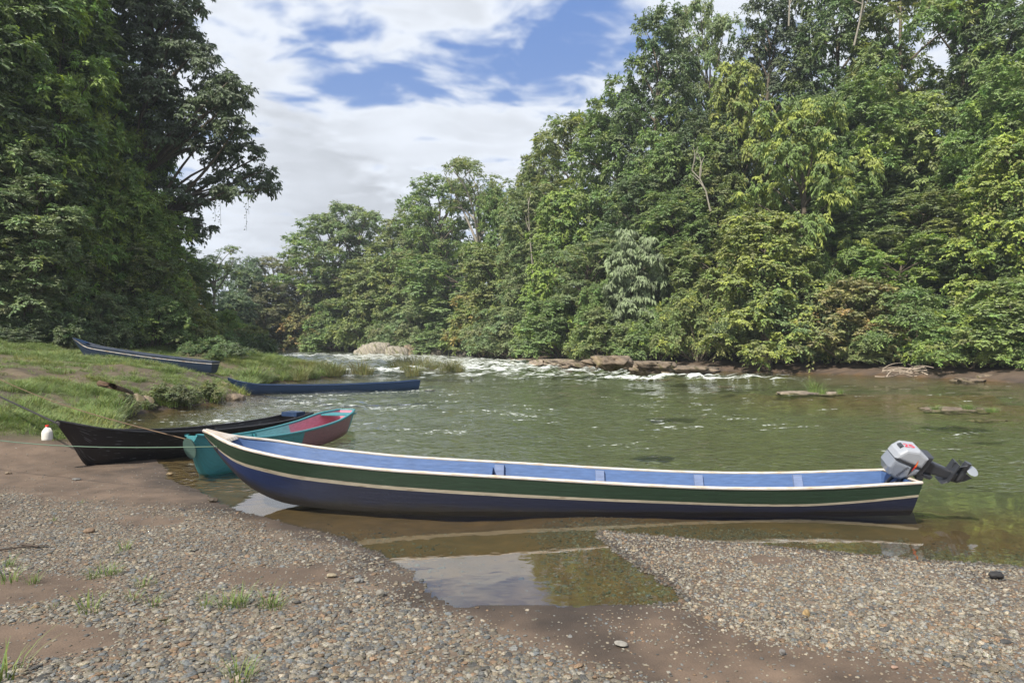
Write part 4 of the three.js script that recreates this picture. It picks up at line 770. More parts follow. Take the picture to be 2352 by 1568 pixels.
    x.fillStyle = '#e07a20'; x.beginPath(); x.moveTo(0.25, 0.36 - 0.06); x.lineTo(0.37, 0.36 - 0.072); x.lineTo(0.29, 0.36 - 0.052); x.closePath(); x.fill();
  });
  const pl = new THREE.PlaneGeometry(0.46, 0.40); pl.translate(0.23, 0.16, 0.1575); part('lettering', pl, m1, g);
  const m2 = decal(0.22, 0.16, 1400, (x) => { x.save(); x.translate(0.02, 0.13); x.scale(0.0013, 0.0013); x.fillStyle = '#c02038'; x.font = 'bold 100px sans-serif'; x.fillText('25', 0, 0); x.restore(); });
  const p2 = new THREE.PlaneGeometry(0.22, 0.16); p2.rotateY(Math.PI / 2); p2.rotateX(-1.57); p2.rotateZ(0.0); p2.translate(0, 0, 0);
  const q2 = new THREE.Group(); q2.name = 'number'; q2.position.set(0.4686, 0.185, 0.02); q2.rotation.z = 0.24; rear.add(q2); part('numeral', p2, m2, q2);
}
// ------------------------------------------------------------------ ropes, jug
const ropeMat = (n, c) => new THREE.MeshStandardMaterial({ name: n, color: rgb(...c), roughness: 0.85 });
const rope = (a, b, sag, rad, mat, label) => { const B = new Buf(), r = rng(5), pts = bend(V(...a), V(...b), 24, sag, r, 0); tube(B, pts, pts.map(() => rad), 6); solo('rope', B.geo(true), mat, label, 'rope'); };
rope([-3.93, 0.80, -9.14 + 0.10], [-11.5, 1.05, -11.6], 0.03, 0.007, ropeMat('green rope', [0.08, 0.13, 0.09]), 'green mooring rope from the bow of the long canoe to the left');
rope([-5.24, 0.62, -10.95], [-16.5, 2.1, -19.5], 0.02, 0.009, ropeMat('brown rope', [0.11, 0.07, 0.04]), 'brown mooring rope from the teal canoe up over the grass');
rope([-7.52, 0.80, -11.33], [-12.5, 1.70, -14.6], 0.0, 0.016, ropeMat('dark rope', [0.014, 0.013, 0.014]), 'black mooring rope from the bow of the black canoe');
{
  const g = thing('jug', 'white plastic jug with red cap hanging at the bow of the black canoe', 'jug', [-7.66, 0.575, -11.18]);
  const plastic = new THREE.MeshPhysicalMaterial({ name: 'white plastic', color: rgb(0.58, 0.56, 0.51), roughness: 0.4 }), red = new THREE.MeshStandardMaterial({ name: 'red cap', color: rgb(0.55, 0.04, 0.02), roughness: 0.5 });
  part('body', new THREE.LatheGeometry([[0, 0], [0.07, 0], [0.078, 0.012], [0.080, 0.05], [0.077, 0.055], [0.080, 0.06], [0.080, 0.125], [0.070, 0.155], [0.040, 0.195], [0.024, 0.21], [0.022, 0.225], [0, 0.226]].map((p) => new THREE.Vector2(...p)), 28), plastic, g);
  part('cap', new THREE.CylinderGeometry(0.026, 0.027, 0.03, 18).translate(0, 0.236, 0), red, g);
  const B = new Buf(); tube(B, [V(0.02, 0.20, 0), V(0.055, 0.19, 0.0), V(0.07, 0.16, 0), V(0.072, 0.12, 0)], [0.010, 0.011, 0.011, 0.009], 6); part('handle', B.geo(true), plastic, g);
  const C = new Buf(); tube(C, [V(0, 0.24, 0), V(0.08, 0.28, -0.08)], [0.005, 0.005], 5); part('string', C.geo(true), ropeMat('string', [0.05, 0.05, 0.05]), g);
}
// ------------------------------------------------------------------ rocks
function rockGeo(seed, detail, sx, sy, sz, rough = 0.35, freq = 1.3, flatTop = 0) {
  const base = new THREE.IcosahedronGeometry(1, detail), p = base.attributes.position, seen = new Map(), out = [], idx = [];
  for (let i = 0; i < p.count; i++) {
    const key = [p.getX(i), p.getY(i), p.getZ(i)].map((q) => q.toFixed(4)).join();
    if (!seen.has(key)) {
      let x = p.getX(i), y = p.getY(i), z = p.getZ(i);
      const a = seed * 3.7, n = fbm(x * freq + a, y * freq + z * 1.7 * freq + a, 4) + 0.6 * fbm(z * freq + a + 9, x * freq * 0.8 - y * freq, 4), c = Math.abs(n2(x * freq * 1.2 + a * 2, z * freq * 1.2 + y + a)), k = 1 + rough * (n - 0.5 * c);
      x *= k; y *= k; z *= k; if (flatTop && y > flatTop) y = flatTop + (y - flatTop) * 0.3;
      seen.set(key, out.length / 3); out.push(x * sx, y * sy, z * sz);
    }
    idx.push(seen.get(key));
  }
  const g = new THREE.BufferGeometry(); g.setAttribute('position', new THREE.Float32BufferAttribute(out, 3)); g.setIndex(idx);
  const uv = []; for (let i = 0; i < out.length; i += 3) uv.push(out[i] + out[i + 1] * 0.6, out[i + 2] + out[i + 1] * 0.7); g.setAttribute('uv', new THREE.Float32BufferAttribute(uv, 2));
  g.computeVertexNormals(); return g;
}
const rockMap = dataTex(512, 512, (u, v) => { const a = fbm(u * 6, v * 6, 6, 6), b = fbm(u * 20 + 0, v * 20, 4, 20), m = smooth(0.1, 0.35, fbm(u * 4, v * 4, 5, 4)); const q = 0.80 + 0.35 * a + 0.25 * b; return [mix(q, q * 0.72, m), mix(q * 0.98, q * 0.74, m), mix(q * 0.95, q * 0.55, m)]; }, true, [0.5, 0.5]);
const rockMat = (n, c, rough = 0.85) => new THREE.MeshStandardMaterial({ name: n, color: rgb(...c), map: rockMap, bumpMap: earthBump, bumpScale: 0.04, roughness: rough });
const R_PALE = rockMat('pale rock', [0.380, 0.357, 0.312]), R_DARK = rockMat('dark rock', [0.099, 0.091, 0.076]), R_BROWN = rockMat('brown rock', [0.228, 0.182, 0.137]), R_SLAB = rockMat('slab rock', [0.334, 0.281, 0.228]), R_WET = rockMat('wet rock', [0.038, 0.036, 0.033], 0.35);
function rock(name, label, px, py, wpx, hpx, y0, mat, seed, o = {}) {   // sighted by the foot of its middle
  let [x, z] = W_of(px, py, y0); if (o.ground) for (let k = 0; k < 3; k++) { y0 = Math.max(0, groundY(x, z)); [x, z] = W_of(px, py, y0); }
  const s = -z / F, g = rockGeo(seed, o.detail ?? 5, wpx * s / 2, hpx * s * (o.tall ?? 1), (o.deep ?? 0.7) * wpx * s / 2, o.rough ?? 0.4, o.freq ?? 1.3, o.flat ?? 0);
  return solo(name, g, mat, label, 'rock', [x, y0 - hpx * s * 0.12 * (o.tall ?? 1), z], o.turn ?? 0, o.group);
}
const GB = 'boulders below the far trees';
rock('boulder', 'biggest pale boulder of the pile at the foot of the far trees', 862, 809, 92, 36, 0.55, R_PALE, 3, { group: GB, rough: 0.5, freq: 1.0, flat: 0.5, tall: 1.15 });
rock('boulder', 'pale boulder right beside the biggest one', 910, 810, 52, 24, 0.55, R_PALE, 4, { group: GB, rough: 0.5, freq: 1.0, flat: 0.5, tall: 1.15 });
rock('boulder', 'grey mossy boulder right of the pale pair', 950, 810, 60, 28, 0.5, R_BROWN, 5, { group: GB, rough: 0.5, freq: 1.0, flat: 0.5, tall: 1.15 });
rock('boulder', 'small pale boulder at the left end of the pile', 824, 809, 28, 10, 0.55, R_PALE, 6, { group: GB, rough: 0.5, freq: 1.0, flat: 0.5, tall: 1.15 });
rock('boulder', 'dark boulder in the shade between the pile and the hanging stems', 1008, 813, 80, 20, 0.35, R_DARK, 7, { group: GB, rough: 0.5, freq: 1.0, flat: 0.5, tall: 1.15 });
rock('boulder', 'dark boulder just left of the hanging stems', 1078, 816, 70, 20, 0.25, R_DARK, 8, { group: GB, rough: 0.5, freq: 1.0, flat: 0.5, tall: 1.15 });
rock('boulder', 'pale spotted boulder standing under the hanging stems', 1050, 813, 30, 26, 0.35, R_BROWN, 9, { group: GB, rough: 0.5, freq: 1.0, flat: 0.5, tall: 1.15 });
const GS = 'rock slabs at the water below the far trees';
const slab = (label, px, py, w, h, seed, m = R_SLAB, turn = 0.5) => rock('rock_slab', label, px, py, w * 1.25, h * 1.05, 0.0, m, seed, { ground: true, flat: 0.45, tall: 0.95, deep: 0.8, rough: 0.85, freq: 1.5, turn, group: GS });
slab('sunlit slab furthest upstream, beside the end of the white water', 1215, 829, 90, 11, 21);
slab('pale slab second from the upstream end of the row', 1285, 831, 110, 14, 22, R_SLAB, 0.35);
slab('brown slab leaning up under the trees at the upstream end', 1245, 815, 80, 15, 23, R_BROWN, 0.3);
slab('long smooth slab with moss along its top', 1350, 836, 110, 13, 24, R_BROWN, 0.4);
slab('rounded shaded slab in the middle of the row', 1400, 826, 90, 20, 25, R_BROWN, 0.3);
slab('tan slab running into the water in the middle of the row', 1420, 844, 80, 8, 26, R_SLAB, 0.3);
slab('humped brown slab standing proud below the shrubs', 1490, 838, 100, 19, 27, R_BROWN, 0.2);
slab('broad brown slab with grass on its crest, last downstream', 1570, 848, 120, 17, 28, R_BROWN, 0.25);
slab('low shaded slab behind the broad last one', 1530, 828, 120, 14, 29, R_BROWN, 0.2);
slab('low grey rocks at the downstream end of the far shore', 2225, 873, 70, 8, 30, R_BROWN, 0.2);
rock('boulder', 'light grey boulder on the far shore right of the driftwood', 2262, 868, 44, 15, 0.1, R_BROWN, 31, { group: GB, rough: 0.5, freq: 1.0, flat: 0.5, tall: 1.15 });
const GI = 'rocks in the stream';
const isle = (label, px, py, w, h, seed, m, o = {}) => rock('rock', label, px, py, w, h * 1.15, -0.03, m, seed, { flat: 0.25, deep: 0.5, rough: 0.6, freq: 1.6, group: GI, ...o });
isle('flat pale rock in midstream with a bright grass tuft on it', 1855, 903, 150, 9, 41, R_SLAB, { deep: 0.7 });
isle('flat rock near the right with three low grass tufts', 2190, 940, 150, 8, 42, R_BROWN, { deep: 0.7 });
isle('low wet rock nearest the right, half under water', 2270, 965, 90, 5, 43, R_BROWN, { deep: 0.35 });
isle('reddish rock just breaking the riffle in midstream', 1500, 873, 80, 4, 44, rockMat('red rock', [0.17, 0.085, 0.06]), { deep: 0.5 });
isle('small grey rock at the tail of the midstream riffle', 1668, 888, 52, 4, 45, R_BROWN);
isle('dark rock knocked by the white water above the plain blue canoe', 948, 836, 34, 11, 46, R_WET);
isle('small dark stone right of the sedge islet', 1083, 870, 10, 5, 47, R_WET);
isle('low rock under the sedges of the midstream islet', 985, 852, 150, 5, 48, R_DARK);
isle('low rock under the sedges at the tip of the left spit', 790, 860, 110, 5, 49, R_DARK);
isle('brown stone off the stern of the plain blue canoe', 985, 895, 30, 3, 50, R_BROWN);
isle('small dark rock in the rapids behind the sedge islet', 910, 840, 20, 6, 51, R_WET);
const GL = 'rocks of the left bank';
const lrock = (label, px, py, w, h, y0, seed, m = R_BROWN) => rock('rock', label, px, py, w, h, y0, m, seed, { group: GL, rough: 0.5 });
lrock('brown rock under the bow of the hauled-up canoe', 236, 842, 34, 13, 1.15, 61);
lrock('brown rock at the bow of the plain blue canoe', 540, 914, 46, 12, 0.05, 62);
lrock('small tan rock at the water left of the plain blue canoe', 500, 918, 26, 7, 0.05, 63, R_SLAB);
lrock('rounded mossy rock half sunk in the grassy edge', 300, 925, 90, 26, 0.25, 64);
lrock('low brown rock in the grass below the stern of the hauled-up canoe', 420, 862, 60, 8, 0.75, 65);
lrock('brown rock in the weeds beside the shallow bay', 505, 890, 50, 16, 0.25, 66);
// ------------------------------------------------------------------ grasses
const bladeTuft = (seed, n, hgt, spread, w, lean) => { const r = rng(seed), b = new Buf(); for (let k = 0; k < n; k++) { const a = r() * 6.283, q = spread * Math.sqrt(r()), h = hgt * (0.55 + 0.6 * r()), l = lean * h * (0.3 + r()), x = Math.cos(a) * q, z = Math.sin(a) * q, d = a + (r() - 0.5) * 1.2, s = [-Math.sin(d), Math.cos(d)], c = [0.8 + 0.45 * r(), 0.85 + 0.3 * r(), 0.7 + 0.4 * r()]; let p = null; for (let i = 0; i <= 3; i++) { const t = i / 3, ww = w * (1 - t * 0.9), px = x + Math.cos(d) * l * t * t, py = h * (t - 0.18 * lean * t * t), pz = z + Math.sin(d) * l * t * t; const i0 = b.v(px - s[0] * ww / 2, py, pz - s[1] * ww / 2, c), i1 = b.v(px + s[0] * ww / 2, py, pz + s[1] * ww / 2, c); if (p !== null) b.q(p, p + 1, i1, i0); p = i0; } } return b.geo(); };
const blade = (n, c) => new THREE.MeshPhysicalMaterial({ name: n, color: rgb(...c), vertexColors: true, roughness: 0.9, transmission: 0.35, thickness: 0, side: THREE.DoubleSide });
const GRASS = blade('grass', [0.14, 0.205, 0.042]), SEDGE = blade('sedge', [0.15, 0.155, 0.045]), WEED = blade('weed', [0.13, 0.195, 0.04]);
{
  const r = rng(71), geos = [bladeTuft(1, 22, 0.17, 0.16, 0.013, 1.1), bladeTuft(2, 18, 0.24, 0.15, 0.014, 1.0), bladeTuft(3, 26, 0.12, 0.17, 0.013, 1.3)], lists = [[], [], []], cols = [[], [], []], lowM = [], lowC = [];
  for (let k = 0; k < 210000; k++) {
    const z = -mix(11.5, 62, Math.pow(r(), 1.5)), x = mix(-40, -6.2, r()), px = CX + x / -z * F; if (px < -700) continue;
    const d = shore(x, z); if (d < 0.08 || d > 15 || rightBank()) continue;
    const w = leftW(x, z), bare = bareAt(x, z, d), patch = smooth(0.4, 0.8, w + 0.5 * fbm(x * 0.8, z * 0.8, 3)) * (1 - 0.93 * bare) * smooth(26, 19, d);
    if (r() > patch) continue;
    const edge = smooth(1.2, 0.2, d) * smooth(14, 17, -z), s = (0.42 + 0.45 * r()) * (1 + 1.0 * edge) * (1 + 1.6 * Math.max(0, fbm(x * 0.7 + 30, z * 0.7, 3))) * (1 + 0.8 * smooth(25, 50, -z)), i = Math.floor(r() * 3), dry = fbm(x * 0.35 + 8, z * 0.35, 3), q = 0.75 + 0.5 * r();
    lists[i].push(new THREE.Matrix4().compose(V(x, groundY(x, z, d) - 0.015, z), new THREE.Quaternion().setFromEuler(new THREE.Euler((r() - 0.5) * 0.3, r() * 6.28, (r() - 0.5) * 0.3)), V(s, s * (0.8 + 0.5 * r()), s)));
    cols[i].push(rgb(q * (1 + 0.7 * Math.max(0, dry)), q, q * (1 - 0.4 * Math.max(0, dry))));
  }
  geos.forEach((g, i) => stuff(numbered('grass'), g, GRASS, lists[i], cols[i]));
  for (let k = 0; k < 9000; k++) {   // low leafy cover: the foot of the left wood, the banks
    const z = -mix(15, 75, Math.pow(r(), 1.2)), x = mix(-46, -9, r()), px = CX + x / -z * F; if (px < -80 || px > 640) continue;
    const d = shore(x, z); if (d < 0.15 || rightBank()) continue;
    const p = Math.max(smooth(9.5, 12, d), 0.3 * smooth(1.0, 0.3, d) * smooth(17, 19, -z), smooth(48, 56, -z), 0.05 * smooth(36, 40, -z)); if ((-z < 33.5 && d > 0.9) || (x > -14 && z < -24.5 && z > -34)) continue;
    if (r() > p) continue;
    const s = (0.5 + 0.6 * r()) * (d < 3 ? 0.5 : 1), q = 0.7 + 0.6 * r();
    lowM.push(new THREE.Matrix4().compose(V(x, groundY(x, z, d) - 0.05, z), new THREE.Quaternion().setFromAxisAngle(V(0, 1, 0), r() * 6.28), V(s, s * (0.7 + 0.5 * r()), s))); lowC.push(rgb(q * (d < 3 ? 1.3 : 1), q, q));
  }
  stuff('ground_cover', KINDS.low_plant.crown, LEAF.dark, lowM, lowC);
  const shoreM = [], shoreC = [];
  for (let k = 0; k < 30000; k++) {   // leafy foot of the far bank
    const x = mix(-60, 40, r()), z = -mix(28, 150, r()), d = shore(x, z); if (!rightBank() || d < 3.4 || d > 10) continue; const px = CX + x / -z * F; if (px > 2450 || px < 640) continue;
    if (r() > 0.55 * smooth(3, 6, d) + 0.04) continue;
    const s = (0.8 + 1.0 * r()), q = 0.7 + 0.6 * r(); shoreM.push(new THREE.Matrix4().compose(V(x, groundY(x, z, d) - 0.1, z), new THREE.Quaternion().setFromAxisAngle(V(0, 1, 0), r() * 6.28), V(s, s, s))); shoreC.push(rgb(q, q, q));
  }
  stuff(numbered('ground_cover'), KINDS.low_plant.crown, LEAF.mid, shoreM, shoreC);
  // sedge tufts, each its own
  const sedge = bladeTuft(9, 170, 0.62, 0.34, 0.02, 0.9), weed = bladeTuft(10, 34, 0.16, 0.07, 0.008, 0.8), sprig = bladeTuft(11, 16, 0.12, 0.04, 0.007, 0.7);
  const tuft = (name, geo, mat, px, py, y, s, label, group, tall = 1) => { const [x, z] = W_of(px, py, y), m = solo(name, geo, mat, label, 'grass tuft', [x, y - 0.02, z], r() * 6.28, group); m.scale.set(s, s * tall, s); return m; };
  const ORD = ['leftmost', 'second from the left', 'third from the left', 'fourth from the left', 'fifth from the left', 'sixth from the left', 'seventh from the left', 'eighth from the left', 'ninth from the left', 'tenth from the left'];
  const row = (name, mat, list, what, group) => list.sort((a, b) => a[0] - b[0]).forEach(([px, py, s], i) => tuft(name, sedge, mat, px, py, 0.1, s, `${what}, ${ORD[i]}`, group));
  row('sedge', SEDGE, [[905, 845, 1.6], [925, 842, 1.9], [950, 843, 2.2], [975, 846, 2.0], [1000, 848, 1.4], [930, 849, 1.3]], 'olive sedge on the left half of the midstream islet', 'sedges on the left half of the islet');
  row('sedge', SEDGE, [[1022, 851, 1.5], [1040, 850, 1.8], [1058, 852, 1.1]], 'yellowish sedge on the right half of the midstream islet', 'sedges on the right half of the islet');
  tuft('sedge', sedge, SEDGE, 950, 862, 0.05, 1.7, 'single round sedge in the water in front of the midstream islet');
  row('sedge', SEDGE, [[700, 866, 1.6], [735, 860, 1.9], [765, 862, 1.7], [785, 858, 1.3], [825, 858, 1.9], [840, 860, 1.4], [712, 850, 1.4], [680, 858, 1.5], [655, 868, 1.3], [690, 872, 1.2]], 'dull sedge along the spit behind the plain blue canoe', 'sedges along the left spit');
  row('sedge', GRASS, [[620, 852, 1.5], [600, 862, 1.3], [640, 845, 1.6], [575, 858, 1.2], [665, 848, 1.3]], 'green clump on the spit left of the dull sedges', 'grass clumps on the left spit');
  tuft('grass_tuft', sedge, WEED, 1872, 899, 0.14, 0.95, 'bright green grass tuft on the flat midstream rock');
  tuft('grass_tuft', sedge, WEED, 1890, 904, 0.12, 0.45, 'tiny tuft below the bright one on the flat midstream rock');
  tuft('grass_tuft', sedge, WEED, 1930, 903, 0.12, 0.4, 'low yellow tuft at the right end of the flat midstream rock');
  tuft('grass_tuft', sedge, WEED, 2225, 938, 0.13, 0.55, 'bright tuft in the middle of the flat rock near the right', null, 0.6);
  tuft('grass_tuft', sedge, WEED, 2150, 939, 0.12, 0.45, 'tuft at the left end of the flat rock near the right', null, 0.6);
  tuft('grass_tuft', sedge, WEED, 2280, 945, 0.10, 0.5, 'straggling tuft at the right end of the flat rock near the right', null, 0.6);
  const weeds = [['green weed on the gravel below the two dark sticks', [[285, 1262, 1], [270, 1270, 0.8]]], ['weed in the upper stony patch of the left gravel', [[215, 1326, 1], [240, 1322, 1.2], [262, 1318, 1], [325, 1345, 1], [355, 1340, 0.8]]], ['weed at the left edge of the gravel', [[15, 1300, 1], [20, 1335, 1.3], [72, 1338, 1]]],
    ['weed beside the bare mud patch at the lower left', [[205, 1405, 1.5], [235, 1372, 0.9], [120, 1398, 0.9], [60, 1405, 0.8]]], ['weed in the thin row of weeds across the left gravel', [[305, 1378, 1], [350, 1390, 1], [385, 1430, 0.7], [460, 1372, 0.8], [470, 1395, 1]]],
    ['weed in the brightest clump on the left gravel', [[520, 1395, 1.3], [532, 1388, 1], [545, 1392, 1.5]]], ['weed just right of the brightest clump', [[615, 1390, 1.4], [635, 1396, 1]]], ['weed at the bottom edge of the gravel, below the brightest clump', [[545, 1545, 1], [552, 1560, 1.4]]], ['tall weed in the bottom left corner', [[8, 1555, 2.0]]], ['tiny weed where gravel meets mud at the left', [[120, 1195, 0.8], [185, 1155, 0.8]]]];
  for (const [what, list] of weeds) list.sort((a, b) => a[0] - b[0]).forEach(([px, py, s], i) => { const [x0, z0] = W_of(px, py, 0.2), y = groundY(x0, z0); tuft('weed', s > 0.9 ? weed : sprig, WEED, px, py, y, s * 0.8, list.length > 1 ? `${what}, ${ORD[i]}` : what, list.length > 1 ? 'weeds in the gravel' : undefined); });
}
// ------------------------------------------------------------------ gravel
{
  const r = rng(505), geos = [...Array(7).keys()].map((k) => rockGeo(100 + k, 2, 1, 1, 1, 0.62, 1.0)), fine = [...Array(3).keys()].map((k) => rockGeo(120 + k, 1, 1, 1, 1, 0.4, 0.9));
  const TONES = [[0.165, 0.172, 0.178], [0.125, 0.140, 0.158], [0.20, 0.190, 0.172], [0.225, 0.190, 0.145], [0.29, 0.26, 0.215], [0.085, 0.085, 0.088], [0.21, 0.145, 0.098], [0.175, 0.16, 0.135], [0.27, 0.26, 0.24], [0.145, 0.128, 0.108]];
  const stoneMat = (c) => new THREE.MeshStandardMaterial({ name: 'stone', color: c, map: rockMap, roughness: 0.75 });
  const mats = TONES.map((c) => stoneMat(rgb(...c))), gm = stoneMat(rgb(1, 1, 1));
  const big = [], mid = geos.map(() => [[], []]), small = fine.map(() => [[], []]);
  const put = (x, z, s, d, isFine, bar) => {
    const q = r(), sx = s * (0.8 + 0.6 * r()), sz = s * (0.7 + 0.4 * r()), sy = s * (bar ? 0.36 + 0.3 * r() : 0.24 + 0.26 * r());
    const t = TONES[Math.floor(bar ? Math.pow(q, 0.8) * 9.99 : q * 9.99)], g = (bar ? 1.3 : 1.12) * (0.7 + 0.6 * r()) * (d < 0.10 ? 0.55 : 1), y = groundY(x, z, d) + sy * (0.15 + 0.35 * r());
    const m = new THREE.Matrix4().compose(V(x, y, z), new THREE.Quaternion().setFromEuler(new THREE.Euler((r() - 0.5) * 0.5, r() * 6.28, (r() - 0.5) * 0.5)), V(sx, sy, sz));
    if (isFine) { const k = Math.floor(r() * 3); small[k][0].push(m); small[k][1].push(rgb(t[0] * g, t[1] * g, t[2] * g)); }
    else { const k = Math.floor(r() * 7); big.push([s / Math.hypot(x, z, 1.9), m, k, t, g]); }
  };
  for (let k = 0; k < 480000; k++) {
    const z = -mix(3.2, 13.5, Math.pow(r(), 1.25)), x = mix(-1.0, 1.0, r()) * -z; if (x > 10) continue;
    const d = shore(x, z); if (d < -1.3 || (leftW(x, z) > 0.6)) continue;
    const bar = x > 0.7 && z < -4.7 + (x - 1) * 0.12, m = mud(x, z) * (bar ? 0.92 : 1), n = smooth(-0.35, 0.25, fbm(x * 0.9 + 2, z * 0.9, 3));
    let p = (1 - m) * (0.45 + 0.55 * n); if (d < 0) p *= 0.5 * smooth(-1.3, -0.1, d) * (x > 0.3 ? 1.3 : 0.25); else if (!bar && d < 0.5) p *= 0.25 + d; p = Math.max(p, d > 0 ? 0.035 : 0);
    if (r() > p) continue;
    const u = r(), nearK = 1 - 0.25 * smooth(4, 8, -z);
    if (u < 0.34) put(x, z, (0.0085 + 0.025 * Math.pow(r(), 2.8)) * nearK * (bar ? 0.85 : 1) * (m > 0.6 ? 0.6 : 1), d, false, bar); else put(x, z, (0.005 + 0.008 * r()), d, true, bar);
  }
  big.sort((a, b) => b[0] - a[0]);
  const home = STRUCT.gravel_beach;
  big.forEach(([, m, k, t, g], i) => {
    if (i < 290) { const o = new THREE.Mesh(geos[k], mats[TONES.indexOf(t)]); o.name = numbered('stone'); m.decompose(o.position, o.quaternion, o.scale); o.castShadow = o.receiveShadow = true; home.add(o); }
    else { mid[k][0].push(m); mid[k][1].push(rgb(t[0] * g, t[1] * g, t[2] * g)); }
  });
  mid.forEach(([m, c], k) => stuff(numbered('gravel'), geos[k], gm, m, c, home));
  small.forEach(([m, c], k) => stuff(numbered('gravel'), fine[k], gm, m, c, home));
  const odd = (label, px, py, wpx, hpx, c, seed, o = {}) => { const [x0, z0] = W_of(px, py, 0.2), y = groundY(x0, z0), [x, z] = W_of(px, py, y), s = -z / F; solo('loose_stone', rockGeo(seed, 3, wpx * s / 2, hpx * s / 2 * (o.up ?? 1), wpx * s / 2 * 0.7, 0.4, 0.9), stoneMat(rgb(...c)), label, 'stone', [x, y + hpx * s * 0.25, z], o.turn ?? 0); };
  odd('black stone lying on the right-hand gravel bar', 2290, 1325, 34, 17, [0.03, 0.03, 0.034], 201);
  odd('yellow-tan stone standing on the right-hand gravel bar', 1853, 1415, 17, 22, [0.46, 0.33, 0.16], 202, { up: 1 });
  odd('light grey flat stone on the mud in the lower middle', 1427, 1480, 34, 9, [0.42, 0.41, 0.39], 203, { turn: -0.4 });
  odd('grey stone on the mud right of the flat light one', 1798, 1500, 15, 13, [0.26, 0.26, 0.27], 204);
  odd('brown stone at the top of the left gravel, well left', 205, 1222, 26, 13, [0.30, 0.21, 0.14], 205);
  odd('round grey stone near the left edge of the puddle', 873, 1366, 20, 17, [0.33, 0.32, 0.29], 206);
  odd('pale tan stone on the mud beside the puddle', 762, 1323, 24, 9, [0.46, 0.40, 0.29], 207);
  odd('grey pointed stone between the tan one and the puddle', 823, 1336, 22, 12, [0.30, 0.31, 0.31], 208);
  odd('wet brown stone at the water left of the long canoe', 488, 1150, 24, 11, [0.11, 0.085, 0.06], 209);
  odd('tan stone in the shallow water under the teal bow', 390, 1090, 16, 8, [0.35, 0.26, 0.14], 210);
  odd('flat grey stone on the mud below the black bow', 174, 1102, 20, 6, [0.25, 0.25, 0.25], 211);
  odd('tan stone on the mud furthest left', 18, 1088, 14, 8, [0.30, 0.23, 0.16], 212);
  odd('pinkish stone on the mud at the lower right', 2056, 1534, 16, 8, [0.48, 0.33, 0.26], 213);
  odd('large blackish stone at the bottom right of the bar', 2310, 1478, 26, 14, [0.08, 0.085, 0.09], 214);
}
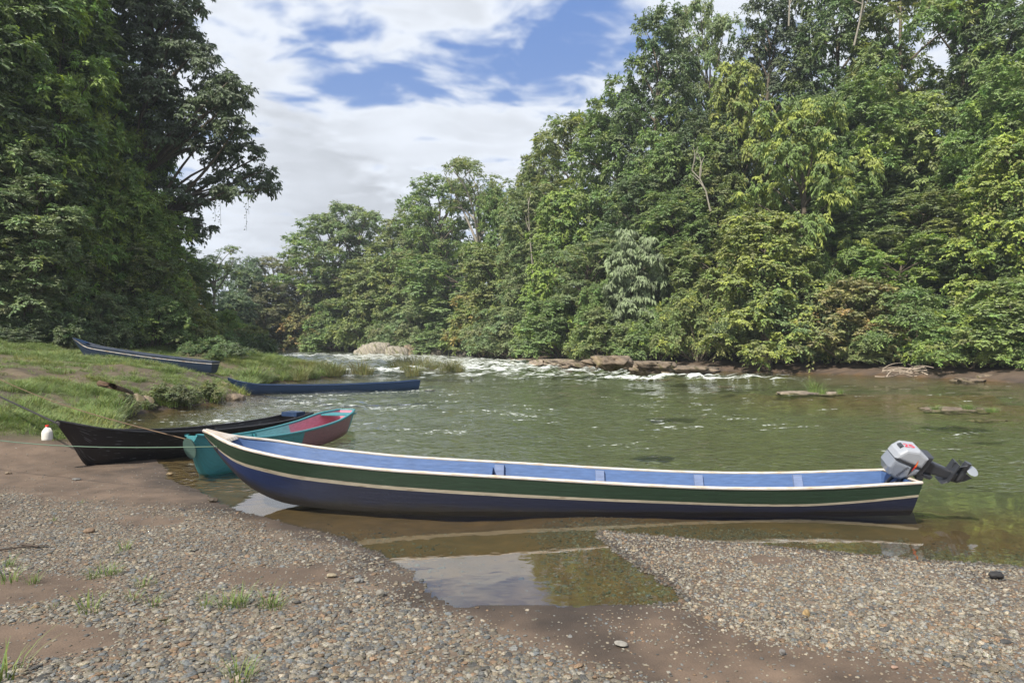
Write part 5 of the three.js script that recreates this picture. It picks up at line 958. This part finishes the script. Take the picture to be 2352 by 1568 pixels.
// ------------------------------------------------------------------ driftwood and sticks
{
  const wood = new THREE.MeshStandardMaterial({ name: 'bleached wood', color: rgb(0.30, 0.245, 0.19), roughness: 0.85 }), darkWood = new THREE.MeshStandardMaterial({ name: 'wet wood', color: rgb(0.05, 0.035, 0.025), roughness: 0.8 });
  const r = rng(33), [x, z] = W_of(2085, 862, 0.25), g = thing('driftwood_pile', 'pile of bleached driftwood branches on the far shore', 'driftwood', [x, 0.25, z]);
  for (let k = 0; k < 20; k++) { const a = (r() - 0.5) * 2.4 + (r() < 0.5 ? Math.PI : 0), l = 0.6 + 1.3 * r(), c = [(r() - 0.5) * 1.8, 0.1 + 0.45 * r(), (r() - 0.5) * 0.9], B = new Buf(), e = 0.5 * (r() - 0.3); const p = bend(V(c[0] - Math.cos(a) * l / 2, c[1] - e * l / 2, c[2] - Math.sin(a) * l * 0.3), V(c[0] + Math.cos(a) * l / 2, c[1] + e * l / 2, c[2] + Math.sin(a) * l * 0.3), 6, (r() - 0.5) * 0.3, r, 0.3); const q = 0.018 + 0.03 * r(); tube(B, p, p.map((_, i) => q * (1 - 0.11 * i)), 6); part('branch', B.geo(true), wood, g); }
  const stick = (name, pts, rad, mat, label, cat) => { const B = new Buf(); tube(B, pts.map((p) => V(...p)), pts.map((_, i) => rad * (1 - 0.5 * i / pts.length)), 7); solo(name, B.geo(true), mat, label, cat); };
  const at = (px, py, up = 0.02) => { const [a, b] = W_of(px, py, 0.25), y = groundY(a, b), [c, d] = W_of(px, py, y + up); return [c, y + up, d]; };
  stick('stick', [at(-40, 1266), at(10, 1261), at(60, 1254), at(110, 1252)], 0.011, darkWood, 'longer dark stick on the mud at the left edge', 'stick');
  stick('stick', [at(46, 1249), at(70, 1252), at(86, 1255)], 0.012, darkWood, 'short dark stick lying over the longer one', 'stick');
  stick('log', [at(228, 880, 0.1), at(262, 888, 0.12), at(290, 897, 0.1), at(304, 903, 0.06)], 0.045, rockMat('log', [0.16, 0.10, 0.06]), 'brown log lying on the grassy left bank', 'log');
  // bare stems hanging to the rapids, and pale dead stems against the far trees
  const dead = (label, pts, rad, mat = PALE_BARK) => { const Z = pts[0][2], B = new Buf(); const P = pts.map(([px, py, zz]) => V((px - CX) / F * zz, H + (CY - py) / F * zz, -zz)); tube(B, P, P.map((_, i) => rad * (1 - 0.6 * i / P.length)), 6); if (P.length > 3) { for (let k = 0; k < 5; k++) { const q = P[P.length - 1 - (k % 3)], e = V(q.x + (r() - 0.5) * 3, q.y + 0.8 + 1.6 * r(), q.z + (r() - 0.5) * 1.5); tube(B, bend(q, e, 4, -0.05, r, 0.2), [0.06, 0.05, 0.04, 0.03, 0.015], 5); } } solo('dead_stem', B.geo(true), mat, label, 'tree stem', [0, 0, 0]); };
  dead('bare brown stem hanging down to the rapids', [[1112, 818, 87], [1108, 790, 87.5], [1098, 760, 88]], 0.22, rockMat('stem', [0.22, 0.15, 0.10]));
  dead('thin pale trunk standing in the slender grey-green tree', [[1226, 690, 80], [1223, 610, 80.2], [1216, 530, 80.6], [1214, 470, 81]], 0.10);
  dead('pale dead stem with bare twigs in the middle of the slope', [[1632, 485, 54], [1622, 440, 54.2], [1608, 410, 54.5], [1590, 392, 55]], 0.07);
  dead('white stem at the top of the frame left of the dark forked trunk', [[1812, 60, 60], [1814, 10, 60], [1814, -40, 60], [1815, -80, 60]], 0.08);
  dead('leaning white stem right of the upright white one', [[1962, 105, 56], [1975, 50, 56], [1982, 10, 56], [1986, -40, 56]], 0.09);
}
renderer.render(scene, camera);
